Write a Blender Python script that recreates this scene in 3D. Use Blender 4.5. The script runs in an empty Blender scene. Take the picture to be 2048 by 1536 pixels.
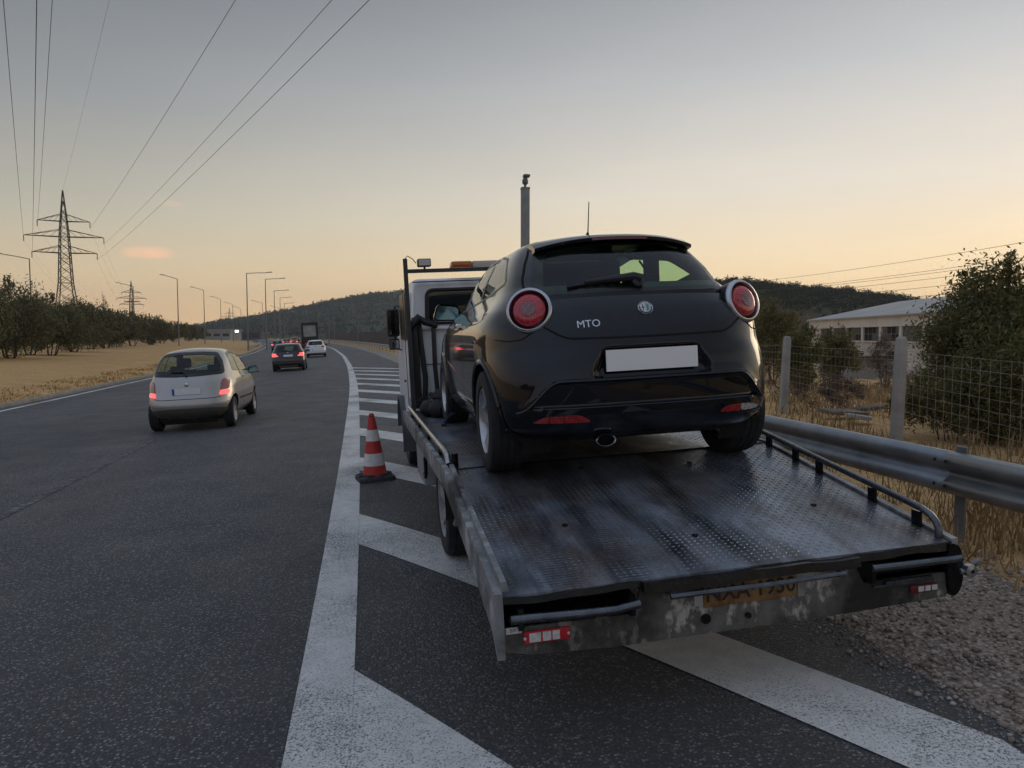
import bpy, bmesh, math, random
import numpy as np
from mathutils import Vector, Matrix, Euler
random.seed(7)
RS = np.random.RandomState(11)
SC = bpy.context.scene
COL = SC.collection
PI = math.pi
R = math.radians

# ------------------------------------------------------------------ camera
cam = bpy.data.cameras.new('camera')
camera = bpy.data.objects.new('camera', cam)
COL.objects.link(camera)
SC.camera = camera
cam.sensor_width = 36.0
cam.lens = 26.37
cam.clip_start = 0.05
cam.clip_end = 12000
camera.location = (0, 0, 1.70)
camera.rotation_euler = (PI/2 - math.atan(96/1500), 0, -R(9.6))

# ------------------------------------------------------------------ dusk sky
SUN_AZ, SUN_EL = 58.0, 3.0
world = bpy.data.worlds.new('World')
SC.world = world
world.use_nodes = True
wt = world.node_tree
for n in list(wt.nodes): wt.nodes.remove(n)
def wn(t, **kw):
    n = wt.nodes.new(t)
    for k, v in kw.items(): setattr(n, k, v)
    return n
def wmath(op, a, b=None, clamp=False):
    n = wn('ShaderNodeMath', operation=op, use_clamp=clamp)
    for i, v in enumerate((a, b)):
        if v is None: continue
        if isinstance(v, (int, float)): n.inputs[i].default_value = v
        else: wt.links.new(v, n.inputs[i])
    return n.outputs[0]
def wramp(fac, stops):
    n = wn('ShaderNodeValToRGB')
    e = n.color_ramp.elements
    while len(e) < len(stops): e.new(0.5)
    for el, (p, c) in zip(e, stops):
        el.position = p; el.color = (*c, 1)
    wt.links.new(fac, n.inputs[0])
    return n.outputs[0]
def wmix(f, a, b, mode='MIX'):
    n = wn('ShaderNodeMix', data_type='RGBA', blend_type=mode)
    if isinstance(f, (int, float)): n.inputs[0].default_value = f
    else: wt.links.new(f, n.inputs[0])
    for s, v in ((n.inputs[6], a), (n.inputs[7], b)):
        if isinstance(v, tuple): s.default_value = (*v, 1)
        else: wt.links.new(v, s)
    return n.outputs[2]
tc = wn('ShaderNodeTexCoord')
nrm = wn('ShaderNodeVectorMath', operation='NORMALIZE'); wt.links.new(tc.outputs['Generated'], nrm.inputs[0])
sep = wn('ShaderNodeSeparateXYZ'); wt.links.new(nrm.outputs[0], sep.inputs[0])
dx, dy, dz = sep.outputs
hl = wmath('SQRT', wmath('ADD', wmath('MULTIPLY', dx, dx), wmath('MULTIPLY', dy, dy)))
cs = wmath('DIVIDE', wmath('ADD', wmath('MULTIPLY', dx, math.sin(R(SUN_AZ))), wmath('MULTIPLY', dy, math.cos(R(SUN_AZ)))), wmath('MAXIMUM', hl, 0.02))
sunw = wmath('POWER', wmath('MAXIMUM', cs, 0.0), 1.5)
antw = wmath('POWER', wmath('MAXIMUM', wmath('MULTIPLY', cs, -1.0), 0.0), 0.8)
zc = wmath('MAXIMUM', dz, 0.0)
side = wramp(zc, [(0, (.80,.50,.245)), (.07, (.62,.48,.295)), (.14, (.43,.405,.325)), (.26, (.240,.254,.260)), (.41, (.140,.157,.180)), (1, (.295,.355,.465))])
sunc = wramp(zc, [(0, (1.12,.74,.33)), (.09, (1.0,.78,.49)), (.18, (.80,.725,.615)), (.31, (.53,.535,.535)), (.44, (.262,.277,.302)), (1, (.295,.355,.465))])
anti = wramp(zc, [(0, (.34,.28,.27)), (.14, (.32,.30,.34)), (.34, (.27,.32,.43)), (1, (.295,.355,.465))])
skyc = wmix(antw, wmix(sunw, side, sunc), anti)
sky = wn('ShaderNodeTexSky', sky_type='NISHITA', sun_disc=False)
sky.sun_elevation = R(SUN_EL); sky.sun_rotation = R(SUN_AZ); sky.dust_density = 4.0; sky.ozone_density = 2.0
skyc = wmix(0.006, skyc, sky.outputs[0])
# two small sunlit cloud shreds low in the west
def cloud(azd, eld, wa, we, seed):
    az, el = R(azd), R(eld)
    c = Vector((math.sin(az)*math.cos(el), math.cos(az)*math.cos(el), math.sin(el)))
    rv = Vector((math.cos(az), -math.sin(az), 0)); uv = rv.cross(c)
    def dot(v):
        n = wn('ShaderNodeVectorMath', operation='DOT_PRODUCT'); wt.links.new(nrm.outputs[0], n.inputs[0]); n.inputs[1].default_value = v
        return n.outputs['Value']
    nz = wn('ShaderNodeTexNoise'); nz.inputs['Scale'].default_value = 26; nz.inputs['Detail'].default_value = 4
    wt.links.new(nrm.outputs[0], nz.inputs['Vector'])
    a = wmath('DIVIDE', dot(rv), R(wa)); b = wmath('DIVIDE', dot(uv), R(we))
    r2 = wmath('ADD', wmath('MULTIPLY', a, a), wmath('MULTIPLY', b, b))
    r2 = wmath('ADD', r2, wmath('MULTIPLY', wmath('SUBTRACT', nz.outputs[0], 0.5), 1.6))
    m = wmath('SUBTRACT', 1.0, r2, True)
    front = wmath('GREATER_THAN', dot(c), 0.5)
    return wmath('MULTIPLY', m, front)
cl = wmath('ADD', wmath('MULTIPLY', cloud(-16.2, 5.65, 1.9, 0.52, 1), 0.75), wmath('MULTIPLY', cloud(-14.4, 9.0, 0.9, 0.25, 2), 0.15), True)
skyc = wmix(cl, skyc, (.95, .55, .34))
hzn = wn('ShaderNodeTexNoise'); hzn.inputs['Scale'].default_value = 2.2; hzn.inputs['Detail'].default_value = 5
hzm = wn('ShaderNodeMapping'); hzm.inputs['Scale'].default_value = (1, 1, 4.5); wt.links.new(nrm.outputs[0], hzm.inputs['Vector']); wt.links.new(hzm.outputs[0], hzn.inputs['Vector'])
hv = wramp(hzn.outputs[0], [(.3, (.955,.955,.965)), (.7, (1.045,1.04,1.03))])
skyc = wmix(1.0, skyc, hv, 'MULTIPLY')
bg = wn('ShaderNodeBackground'); wt.links.new(skyc, bg.inputs[0]); bg.inputs[1].default_value = 1.0
wo = wn('ShaderNodeOutputWorld'); wt.links.new(bg.outputs[0], wo.inputs[0])

# the last low light of a sun that has just gone behind the hills: broad and weak
sun = bpy.data.lights.new('sun', 'SUN')
sun.energy = 0.5; sun.angle = R(25); sun.color = (1.0, .80, .55)
sun_o = bpy.data.objects.new('sun', sun); COL.objects.link(sun_o)
_d = Vector((math.sin(R(SUN_AZ))*math.cos(R(11)), math.cos(R(SUN_AZ))*math.cos(R(11)), math.sin(R(11))))
sun_o.rotation_euler = _d.to_track_quat('Z', 'Y').to_euler()
vs = SC.view_settings
vs.view_transform = 'Standard'; vs.look = 'None'; vs.exposure = 0.30; vs.gamma = 1.0; vs.use_curve_mapping = False
SC.cycles.use_denoising = True
SC.cycles.max_bounces = 8
SC.cycles.transparent_max_bounces = 16
SC.cycles.sample_clamp_indirect = 4.0

# ------------------------------------------------------------------ material helpers
MATS = {}
class NT:
    def __init__(s, name):
        s.m = bpy.data.materials.new(name); s.m.use_nodes = True
        s.t = s.m.node_tree; s.b = s.t.nodes['Principled BSDF']; s.out = s.t.nodes['Material Output']
        s.co = None
    def n(s, t, **kw):
        n = s.t.nodes.new(t)
        for k, v in kw.items(): setattr(n, k, v)
        return n
    def link(s, a, b): s.t.links.new(a, b)
    def setv(s, sock, v):
        if isinstance(v, (int, float)): sock.default_value = v
        elif isinstance(v, tuple): sock.default_value = (*v, 1) if len(v) == 3 and sock.type == 'RGBA' else v
        else: s.link(v, sock)
    def coord(s, kind='Object'):
        if s.co is None: s.co = s.n('ShaderNodeTexCoord')
        return s.co.outputs[kind]
    def noise(s, scale, detail=4, rough=.55, vec=None, dist=0, kind='Object'):
        n = s.n('ShaderNodeTexNoise'); n.inputs['Scale'].default_value = scale; n.inputs['Detail'].default_value = detail
        n.inputs['Roughness'].default_value = rough; n.inputs['Distortion'].default_value = dist
        s.link(vec if vec is not None else s.coord(kind), n.inputs['Vector']); return n.outputs[0]
    def voro(s, scale, vec=None, out='Distance', feature='F1', rnd=1.0):
        n = s.n('ShaderNodeTexVoronoi', feature=feature); n.inputs['Scale'].default_value = scale
        n.inputs['Randomness'].default_value = rnd
        s.link(vec if vec is not None else s.coord(), n.inputs['Vector']); return n.outputs[out]
    def mapping(s, scale=(1,1,1), rot=(0,0,0), loc=(0,0,0), kind='Object'):
        n = s.n('ShaderNodeMapping'); n.inputs['Scale'].default_value = scale; n.inputs['Rotation'].default_value = rot; n.inputs['Location'].default_value = loc
        s.link(s.coord(kind), n.inputs['Vector']); return n.outputs[0]
    def ramp(s, fac, stops, interp='LINEAR'):
        n = s.n('ShaderNodeValToRGB'); n.color_ramp.interpolation = interp
        e = n.color_ramp.elements
        while len(e) < len(stops): e.new(.5)
        for el, (p, c) in zip(e, stops):
            el.position = p; el.color = (c, c, c, 1) if isinstance(c, (int, float)) else (*c, 1)
        s.link(fac, n.inputs[0]); return n.outputs[0]
    def mix(s, f, a, b, mode='MIX'):
        n = s.n('ShaderNodeMix', data_type='RGBA', blend_type=mode)
        s.setv(n.inputs[0], f); s.setv(n.inputs[6], a); s.setv(n.inputs[7], b); return n.outputs[2]
    def math(s, op, a, b=None, clamp=False):
        n = s.n('ShaderNodeMath', operation=op, use_clamp=clamp); s.setv(n.inputs[0], a)
        if b is not None: s.setv(n.inputs[1], b)
        return n.outputs[0]
    def bump(s, h, strength=.3, dist=.01):
        n = s.n('ShaderNodeBump'); n.inputs['Strength'].default_value = strength; n.inputs['Distance'].default_value = dist
        s.link(h, n.inputs['Height']); s.link(n.outputs[0], s.b.inputs['Normal'])
    def p(s, **kw):
        names = dict(col='Base Color', rough='Roughness', metal='Metallic', spec='Specular IOR Level', coat='Coat Weight', coatr='Coat Roughness',
                     emit='Emission Color', emits='Emission Strength', trans='Transmission Weight', ior='IOR', alpha='Alpha', sheen='Sheen Weight')
        for k, v in kw.items(): s.setv(s.b.inputs[names[k]], v)
        return s.m
def mat(name, fn):
    if name not in MATS: MATS[name] = fn(NT(name))
    return MATS[name]
def plain(name, col, rough=.6, metal=0.0, var=.18, scale=6.0, spec=.5, coat=0.0, bump=0.0, bscale=60.0):
    """one-colour material with the uneven tone and sheen of a used surface"""
    def f(t):
        nz = t.noise(scale, 5)
        c = t.mix(t.ramp(nz, [(.3, 0.0), (.7, 1.0)]), tuple(x*(1-var) for x in col), tuple(min(1, x*(1+var)) for x in col))
        r = t.ramp(t.noise(scale*2.3, 4), [(.3, max(.02, rough-.08)), (.7, min(1, rough+.08))])
        m = t.p(col=c, rough=r, metal=metal, spec=spec, coat=coat)
        if bump: t.bump(t.noise(bscale, 3), bump, .004)
        return m
    return mat(name, f)

# ------------------------------------------------------------------ mesh helpers
def link(o, parent=None):
    COL.objects.link(o)
    if parent is not None: o.parent = parent
    return o
def tag(o, label=None, cat=None, group=None, kind=None):
    if label: o['label'] = label
    if cat: o['category'] = cat
    if group: o['group'] = group
    if kind: o['kind'] = kind
    return o
def empty(name, loc=(0,0,0), rot=(0,0,0), parent=None):
    o = bpy.data.objects.new(name, None); o.location = loc; o.rotation_euler = rot; o.empty_display_size = .3
    return link(o, parent)
def shade(me, ang=40):
    me.shade_smooth() if hasattr(me, 'shade_smooth') else None
    try: me.set_sharp_from_angle(angle=R(ang))
    except Exception: pass
def obj_from(name, verts, faces, m, parent=None, smooth=None):
    me = bpy.data.meshes.new(name)
    me.from_pydata([tuple(v) for v in verts], [], [tuple(f) for f in faces])
    me.materials.append(m)
    if smooth is not None: shade(me, smooth)
    return link(bpy.data.objects.new(name, me), parent)
def fast_mesh(name, V, F, m, parent=None, smooth=False):
    """V (n,3), F (k,c) numpy -> mesh object"""
    V = np.asarray(V, np.float32); F = np.asarray(F, np.int32)
    me = bpy.data.meshes.new(name); k, c = F.shape
    me.vertices.add(len(V)); me.vertices.foreach_set('co', V.ravel())
    me.loops.add(k*c); me.loops.foreach_set('vertex_index', F.ravel())
    me.polygons.add(k); me.polygons.foreach_set('loop_start', np.arange(0, k*c, c, dtype=np.int32))
    me.polygons.foreach_set('loop_total', np.full(k, c, np.int32))
    me.update(calc_edges=True); me.materials.append(m)
    if smooth: me.shade_smooth()
    return link(bpy.data.objects.new(name, me), parent)
class MB:
    """collects simple solids, then links them as ONE mesh"""
    def __init__(s): s.v = []; s.f = []
    def add(s, vs, fs, M=None):
        n = len(s.v)
        s.v += [tuple(M @ Vector(p)) if M is not None else tuple(p) for p in vs]
        s.f += [tuple(i+n for i in f) for f in fs]
        return s
    def box(s, x0, x1, y0, y1, z0, z1, M=None, bev=0.0):
        if bev <= 0:
            vs = [(x0,y0,z0),(x1,y0,z0),(x1,y1,z0),(x0,y1,z0),(x0,y0,z1),(x1,y0,z1),(x1,y1,z1),(x0,y1,z1)]
            return s.add(vs, [(3,2,1,0),(4,5,6,7),(0,1,5,4),(1,2,6,5),(2,3,7,6),(3,0,4,7)], M)
        bm = bmesh.new()
        bmesh.ops.create_cube(bm, size=1)
        for v in bm.verts: v.co = ((x0+x1)/2 + v.co.x*(x1-x0), (y0+y1)/2 + v.co.y*(y1-y0), (z0+z1)/2 + v.co.z*(z1-z0))
        bmesh.ops.bevel(bm, geom=bm.edges[:], offset=bev, segments=2, affect='EDGES', profile=.5)
        bm.verts.index_update()
        vs = [v.co.copy() for v in bm.verts]; fs = [[v.index for v in f.verts] for f in bm.faces]; bm.free()
        return s.add(vs, fs, M)
    def tube(s, pts, r, seg=8, M=None, cap=True, r1=None):
        pts = [Vector(p) for p in pts]; n = len(pts); vs = []; fs = []
        prev = None
        for i, p in enumerate(pts):
            d = (pts[min(i+1, n-1)] - pts[max(i-1, 0)]).normalized()
            if prev is None:
                a = Vector((0,0,1)) if abs(d.z) < .9 else Vector((1,0,0))
                u = d.cross(a).normalized()
            else:
                u = (prev - d*prev.dot(d)).normalized()
            prev = u; w = d.cross(u)
            rr = r if r1 is None else r + (r1-r)*i/max(1, n-1)
            if isinstance(r, (list, tuple)): rr = r[i]
            for k in range(seg):
                a = 2*PI*k/seg
                vs.append(p + u*math.cos(a)*rr + w*math.sin(a)*rr)
        for i in range(n-1):
            for k in range(seg):
                k2 = (k+1) % seg
                fs.append((i*seg+k, i*seg+k2, (i+1)*seg+k2, (i+1)*seg+k))
        if cap: fs += [tuple(range(seg))[::-1], tuple((n-1)*seg+k for k in range(seg))]
        return s.add(vs, fs, M)
    def lathe(s, prof, seg=24, M=None, close=False):
        """prof (r,z) list turned about z"""
        vs = []; fs = []; n = len(prof)
        for (r, z) in prof:
            for k in range(seg):
                a = 2*PI*k/seg; vs.append((r*math.cos(a), r*math.sin(a), z))
        for i in range(n if close else n-1):
            j = (i+1) % n
            for k in range(seg):
                k2 = (k+1) % seg; fs.append((i*seg+k, i*seg+k2, j*seg+k2, j*seg+k))
        return s.add(vs, fs, M)
    def prism(s, poly, lo, hi, axis='z', M=None):
        """closed polygon (2D) extruded between lo and hi along axis"""
        n = len(poly)
        def P(a, b, c): return {'z': (a,b,c), 'y': (a,c,b), 'x': (c,a,b)}[axis]
        vs = [P(a,b,lo) for a,b in poly] + [P(a,b,hi) for a,b in poly]
        fs = [tuple(range(n))[::-1], tuple(range(n, 2*n))] + [(i, (i+1)%n, n+(i+1)%n, n+i) for i in range(n)]
        return s.add(vs, fs, M)
    def build(s, name, m, parent=None, smooth=40):
        o = obj_from(name, s.v, s.f, m, parent)
        bm = bmesh.new(); bm.from_mesh(o.data); bmesh.ops.recalc_face_normals(bm, faces=bm.faces[:]); bm.to_mesh(o.data); bm.free()
        if smooth is not None: shade(o.data, smooth)
        return o
def text_mesh(name, body, size, m, parent, M, depth=.003, bold=0.0, align='CENTER'):
    c = bpy.data.curves.new(name, 'FONT'); c.body = body; c.size = size; c.extrude = depth; c.offset = bold
    c.align_x = align; c.align_y = 'CENTER'; c.resolution_u = 3
    o = bpy.data.objects.new(name, c); COL.objects.link(o)
    dg = bpy.context.evaluated_depsgraph_get()
    me = bpy.data.meshes.new_from_object(o.evaluated_get(dg))
    bpy.data.objects.remove(o); bpy.data.curves.remove(c)
    me.transform(M); me.materials.clear(); me.materials.append(m); me.name = name
    return link(bpy.data.objects.new(name, me), parent)
def copy_tree(o, parent=None):
    c = o.copy(); COL.objects.link(c)
    if parent is not None: c.parent = parent
    for ch in list(o.children): copy_tree(ch, c)
    return c

# ------------------------------------------------------------------ the lie of the land
SLOPE = 0.05                                     # the carriageway is banked: its left side lies lower
_xr = [(-400,4.0),(-120,.9),(-40,.15),(0,-.10),(4,-.17),(8,-.28),(11.5,-.39),(20.8,-.71),(29,-1.06),(44,-1.88),(67,-3.45),(102,-6.5),(150,-12.2),(200,-19.5),(300,-38),(450,-75),(700,-160),(6000,-2200)]
_xa = np.array([a for a,_ in _xr]); _xb = np.array([b for _,b in _xr])
def xr(y):
    """x of the right-hand edge line of the carriageway (smoothed table)"""
    d = 1.5 + abs(y)*.06
    return float(np.mean(np.interp([y-d, y-d*.5, y, y+d*.5, y+d], _xa, _xb)))
_go = np.array([-4000,-90,-45,-26,-16,-12.0,-11.5,-10.9,2.6,4.4,6.5,9,14,25,60,110,4000.])
_gz = np.array([1.0,.45,.15,.05,-.25,-.50,-.545,-.545,.13,.20,.40,.34,.05,-.55,-2.6,-3.2,-3.0])
def go(o): return float(np.interp(o, _go, _gz))
def gz(x, y): return go(x - xr(y))
YS = sorted(set([-400,-300,-200,-140,-100,-70,-50,-35,-25,-18,-12,-8,-5,-3] + list(np.arange(-2,30,1.)) + list(np.arange(30,80,2.5)) + list(np.arange(80,200,6.)) + list(np.arange(200,460,20.)) + [460,520,600,700,900,1200,1700,2500,4000,6000]))
def ribbon(name, o0, o1, y0, y1, lift, m, no=None, zfun=None):
    ys = [y0] + [y for y in YS if y0 < y < y1] + [y1]
    os_ = no or [o0, o1]
    V = []; F = []; k = len(os_)
    for y in ys:
        x = xr(y)
        for o in os_: V.append((x+o, y, go(o)+lift if zfun is None else zfun(o)+lift))
    for i in range(len(ys)-1):
        for j in range(k-1): F.append((i*k+j, i*k+j+1, (i+1)*k+j+1, (i+1)*k+j))
    return obj_from(name, V, F, m)

def m_ground(t):
    big = t.noise(.05, 5); mid = t.noise(.7, 6, .65); fine = t.noise(9, 5, .7)
    c = t.mix(t.ramp(mid, [(.33, 0.), (.68, 1.)]), (.51,.305,.13), (.76,.475,.22))
    c = t.mix(t.ramp(big, [(.42, 0.), (.62, .8)]), c, (.64,.41,.165))
    c = t.mix(t.ramp(fine, [(.35, .5), (.62, 0.)]), c, (.16,.11,.065))
    t.bump(fine, .6, .05)
    return t.p(col=c, rough=.95, spec=.15)
def m_asphalt(t):
    # packed dark binder with pale stone chips showing through, worn lighter in the wheel tracks
    ch = t.voro(75, out='Color'); cd = t.voro(75)
    sepc = t.n('ShaderNodeSeparateColor'); t.link(ch, sepc.inputs[0])
    stone = t.ramp(sepc.outputs[0], [(0., (.026,.028,.031)), (.45, (.058,.061,.066)), (.75, (.16,.164,.17)), (1., (.44,.445,.45))])
    chip = t.ramp(cd, [(.30, 1.), (.62, .0)])
    f = t.noise(190, 3, .75)
    base = t.mix(t.ramp(f, [(.3, 0.), (.7, 1.)]), (.024,.026,.029), (.080,.085,.093))
    c = t.mix(chip, base, stone)
    big = t.noise(.35, 5, .6, vec=t.mapping(scale=(1,.16,1)))
    c = t.mix(t.ramp(big, [(.36, .50), (.62, 0.)]), c, (.026,.028,.032))
    h = t.math('ADD', t.math('MULTIPLY', cd, -1.0), t.math('MULTIPLY', f, .6))
    t.bump(h, 1.0, .010)
    return t.p(col=c, rough=t.ramp(t.noise(1.2, 4), [(.3,.54),(.7,.72)]), spec=.55)
def m_paint(t):
    ch = t.noise(85, 3, .8); w = t.noise(2.2, 6, .7)
    worn = t.math('ADD', t.math('MULTIPLY', ch, .75), t.math('MULTIPLY', w, .45))
    k = t.ramp(worn, [(.50, 0.), (.545, 1.), (1., 1.)])
    spots = t.ramp(t.math('ADD', t.math('MULTIPLY', ch, .8), t.math('MULTIPLY', t.noise(.9, 4), .4)), [(.512, 1.), (.575, 0.)])
    c = t.mix(t.ramp(t.noise(9, 5, .7), [(.3,0.),(.7,1.)]), (.56,.55,.525), (.75,.735,.70))
    c = t.mix(t.math('MULTIPLY', spots, .85), c, (.07,.073,.078))
    t.bump(ch, .5, .005)
    return t.p(col=c, rough=.7, spec=.35)
def m_gravel(t):
    v = t.voro(38, out='Color'); d = t.voro(38)
    s = t.n('ShaderNodeSeparateColor'); t.link(v, s.inputs[0])
    c = t.mix(s.outputs[0], (.26,.20,.16), (.52,.43,.355))
    c = t.mix(t.ramp(d, [(.40, 0.), (.65, .6)]), c, (.09,.072,.06))
    c = t.mix(t.ramp(t.noise(1.1, 4), [(.4, 0.), (.65, .5)]), c, (.27,.20,.145))
    t.bump(t.math('MULTIPLY', d, -1.), .9, .02)
    return t.p(col=c, rough=.92, spec=.2)
GROUND = mat('dry ground', m_ground); ASPH = mat('asphalt', m_asphalt); PAINT = mat('road paint', m_paint); GRAV = mat('gravel', m_gravel)
CONC = plain('weathered concrete', (.36,.34,.31), .9, var=.22, scale=3, bump=.4, bscale=45)
KERB = plain('kerb concrete', (.24,.225,.20), .9, var=.25, scale=2, bump=.4)

# ground: one sheet to the horizon; the road and the verges lie on it
tag(ribbon('ground', 0, 0, -400, 6000, -.02, GROUND, no=[-4000,-1500,-600,-250,-90,-60,-45,-35,-26,-20,-16,-13,-12,-11.5,-10.9,2.6,4.4,5.4,6.5,7.5,9,11,14,19,25,40,60,80,110,250,600,1500,4000]), kind='structure')
tag(ribbon('road', -10.9, 2.6, -120, 700, 0, ASPH, no=[-10.9,-7,-3.5,0,1.3,2.6]), kind='structure')
tag(ribbon('gravel_shoulder', 2.6, 4.0, -120, 26, -.004, GRAV, no=[2.6,3.3,4.0]), kind='structure')
tag(ribbon('pale_verge', 2.6, 4.0, 26, 420, -.004, plain('pale dusty verge', (.30,.26,.21), .95, scale=1.2), no=[2.6,4.0]), kind='structure')
# kerb along the far side: low concrete upstand
kb = MB()
ys = [y for y in YS if -60 <= y <= 260]
V = []; F = []
for y in ys:
    x = xr(y)
    for (o, h) in ((-10.95,-.05),(-10.97,.07),(-11.0,.09),(-11.16,.10),(-11.2,-.05)): V.append((x+o, y, -.545+h))
for i in range(len(ys)-1):
    for j in range(4): F.append((i*5+j, i*5+j+1, (i+1)*5+j+1, (i+1)*5+j))
tag(obj_from('kerb', V, F, KERB), kind='structure')
# paint
tag(ribbon('edge_line', -.27, 0, -30, 420, .004, PAINT), 'broad white edge line between carriageway and hatched area', 'road marking')
tag(ribbon('edge_line', -10.45, -10.25, -60, 420, .004, PAINT), 'thin white edge line along the far left kerb', 'road marking')
FAINT = mat('faint paint', lambda t: t.p(col=t.mix(t.ramp(t.noise(14, 5, .7), [(.46, 0.), (.66, .62)]), (.05,.053,.058), (.36,.36,.35)), rough=.75, spec=.3))
for k, y0 in enumerate([6.2, 20.5, 30.5, 42, 54, 66, 80, 96, 112]):
    y1 = y0 + (8.2 if k == 0 else 6.5)
    where = ['nearest worn lane dash at the left', 'worn lane dash under the silver hatchback', 'lane dash just ahead of the silver hatchback', 'lane dash left of the dark estate car'][k] if k < 4 else 'far lane dash, '+['just ahead of the dark hatchback','left of the white hatchback','ahead of the white hatchback','second ahead of the white hatchback','farthest, by the lorry'][k-4]
    o = ribbon('lane_dash', -3.72, -3.60, y0, y1, .004, FAINT)
    tag(o, where, 'road marking', 'far lane dashes' if k >= 4 else None)
# hatched area: slanting bars from the edge line to the edge of the asphalt
kk = -1.76
for k in range(12):
    yt = 3.80 + 3.42*k                   # where the bar's upper edge meets the line
    wy = 1.06
    V = []; F = []; n = 12
    for i in range(n+1):
        o = .001 + 2.499*i/n
        for dyy in (0, -wy):
            y = yt + dyy - 1.60*o - .12*o*o
            V.append((xr(y)+o, y, go(o)+.004))
    for i in range(n): F.append((2*i+1, 2*i+3, 2*i+2, 2*i))
    lab = ['white hatch bar in front, reaching the bottom edge of the photo', 'white hatch bar passing under the truck tail', 'white hatch bar right behind the traffic cone'][k] if k < 3 else 'hatch bar seen %s between cone and truck cab' % ['nearest','second','third','fourth','fifth','sixth','seventh','eighth','farthest'][k-3]
    tag(obj_from('hatch_bar', V, F, PAINT), lab, 'road marking', 'hatch bars')
# ------------------------------------------------------------------ cars
def pchip(xs, ys):
    xs = np.array(xs, float); ys = np.array(ys, float); h = np.diff(xs); d = np.diff(ys)/h
    m = np.zeros(len(xs)); m[0] = d[0]; m[-1] = d[-1]
    for i in range(1, len(xs)-1):
        if d[i-1]*d[i] > 0:
            w1 = 2*h[i]+h[i-1]; w2 = h[i]+2*h[i-1]; m[i] = (w1+w2)/(w1/d[i-1]+w2/d[i])
    def f(x):
        x = min(max(x, xs[0]), xs[-1]); i = min(max(int(np.searchsorted(xs, x))-1, 0), len(xs)-2)
        t = (x-xs[i])/h[i]
        return float((1+2*t)*(1-t)**2*ys[i] + t*(1-t)**2*h[i]*m[i] + t*t*(3-2*t)*ys[i+1] + t*t*(t-1)*h[i]*m[i+1])
    return f
def sstep(a, b, x):
    t = min(1, max(0, (x-a)/(b-a))); return t*t*(3-2*t)
def chaikin(pts, it=2):
    for _ in range(it):
        q = []
        for i in range(len(pts)):
            a, b = pts[i], pts[(i+1) % len(pts)]
            q += [(a[0]*.75+b[0]*.25, a[1]*.75+b[1]*.25), (a[0]*.25+b[0]*.75, a[1]*.25+b[1]*.75)]
        pts = q
    return pts
def rounded(pts, r=.04, seg=5):
    """polygon with its corners rounded"""
    out = []; n = len(pts)
    for i in range(n):
        p0, p, p1 = Vector(pts[i-1]), Vector(pts[i]), Vector(pts[(i+1) % n])
        a, b = (p0-p), (p1-p); l = min(r, a.length*.48, b.length*.48)
        q0, q1 = p + a.normalized()*l, p + b.normalized()*l
        for k in range(seg+1):
            t = k/seg; v = q0*(1-t)**2 + p*2*t*(1-t) + q1*t*t
            out.append((v.x, v.y))
    return out
def shrink(poly, d):
    """inset a polygon by d (negative grows it)"""
    n = len(poly); A = sum(poly[i][0]*poly[(i+1)%n][1]-poly[(i+1)%n][0]*poly[i][1] for i in range(n)); s = 1 if A > 0 else -1
    out = []
    for i in range(n):
        p0, p, p1 = Vector(poly[i-1]), Vector(poly[i]), Vector(poly[(i+1) % n])
        e0 = p-p0; e1 = p1-p
        if e0.length < 1e-7: e0 = e1
        if e1.length < 1e-7: e1 = e0
        n0 = Vector((-e0.y, e0.x)).normalized()*s; n1 = Vector((-e1.y, e1.x)).normalized()*s
        b = (n0+n1)
        b = b.normalized() if b.length > 1e-6 else n0
        out.append((p.x+b.x*d/max(.4, b.dot(n0)), p.y+b.y*d/max(.4, b.dot(n0))))
    return out
def inpoly(pt, poly):
    x, y = pt; c = False; n = len(poly); j = n-1
    for i in range(n):
        xi, yi = poly[i]; xj, yj = poly[j]
        if (yi > y) != (yj > y) and x < (xj-xi)*(y-yi)/(yj-yi)+xi: c = not c
        j = i
    return c
def densify(line, d, closed=False):
    out = []; n = len(line)
    for i in range(n if closed else n-1):
        a, b = line[i], line[(i+1) % n]; k = max(1, int(math.hypot(b[0]-a[0], b[1]-a[1])/d))
        out += [(a[0]+(b[0]-a[0])*j/k, a[1]+(b[1]-a[1])*j/k) for j in range(k)]
    return out if closed else out+[tuple(line[-1])]
def densify2(A, B, d):
    oa = []; ob = []; n = len(A)
    for i in range(n):
        a, b = A[i], A[(i+1) % n]; c, e = B[i], B[(i+1) % n]; k = max(1, int(math.hypot(b[0]-a[0], b[1]-a[1])/d))
        for j in range(k):
            t = j/k; oa.append((a[0]+(b[0]-a[0])*t, a[1]+(b[1]-a[1])*t)); ob.append((c[0]+(e[0]-c[0])*t, c[1]+(e[1]-c[1])*t))
    return oa, ob
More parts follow.
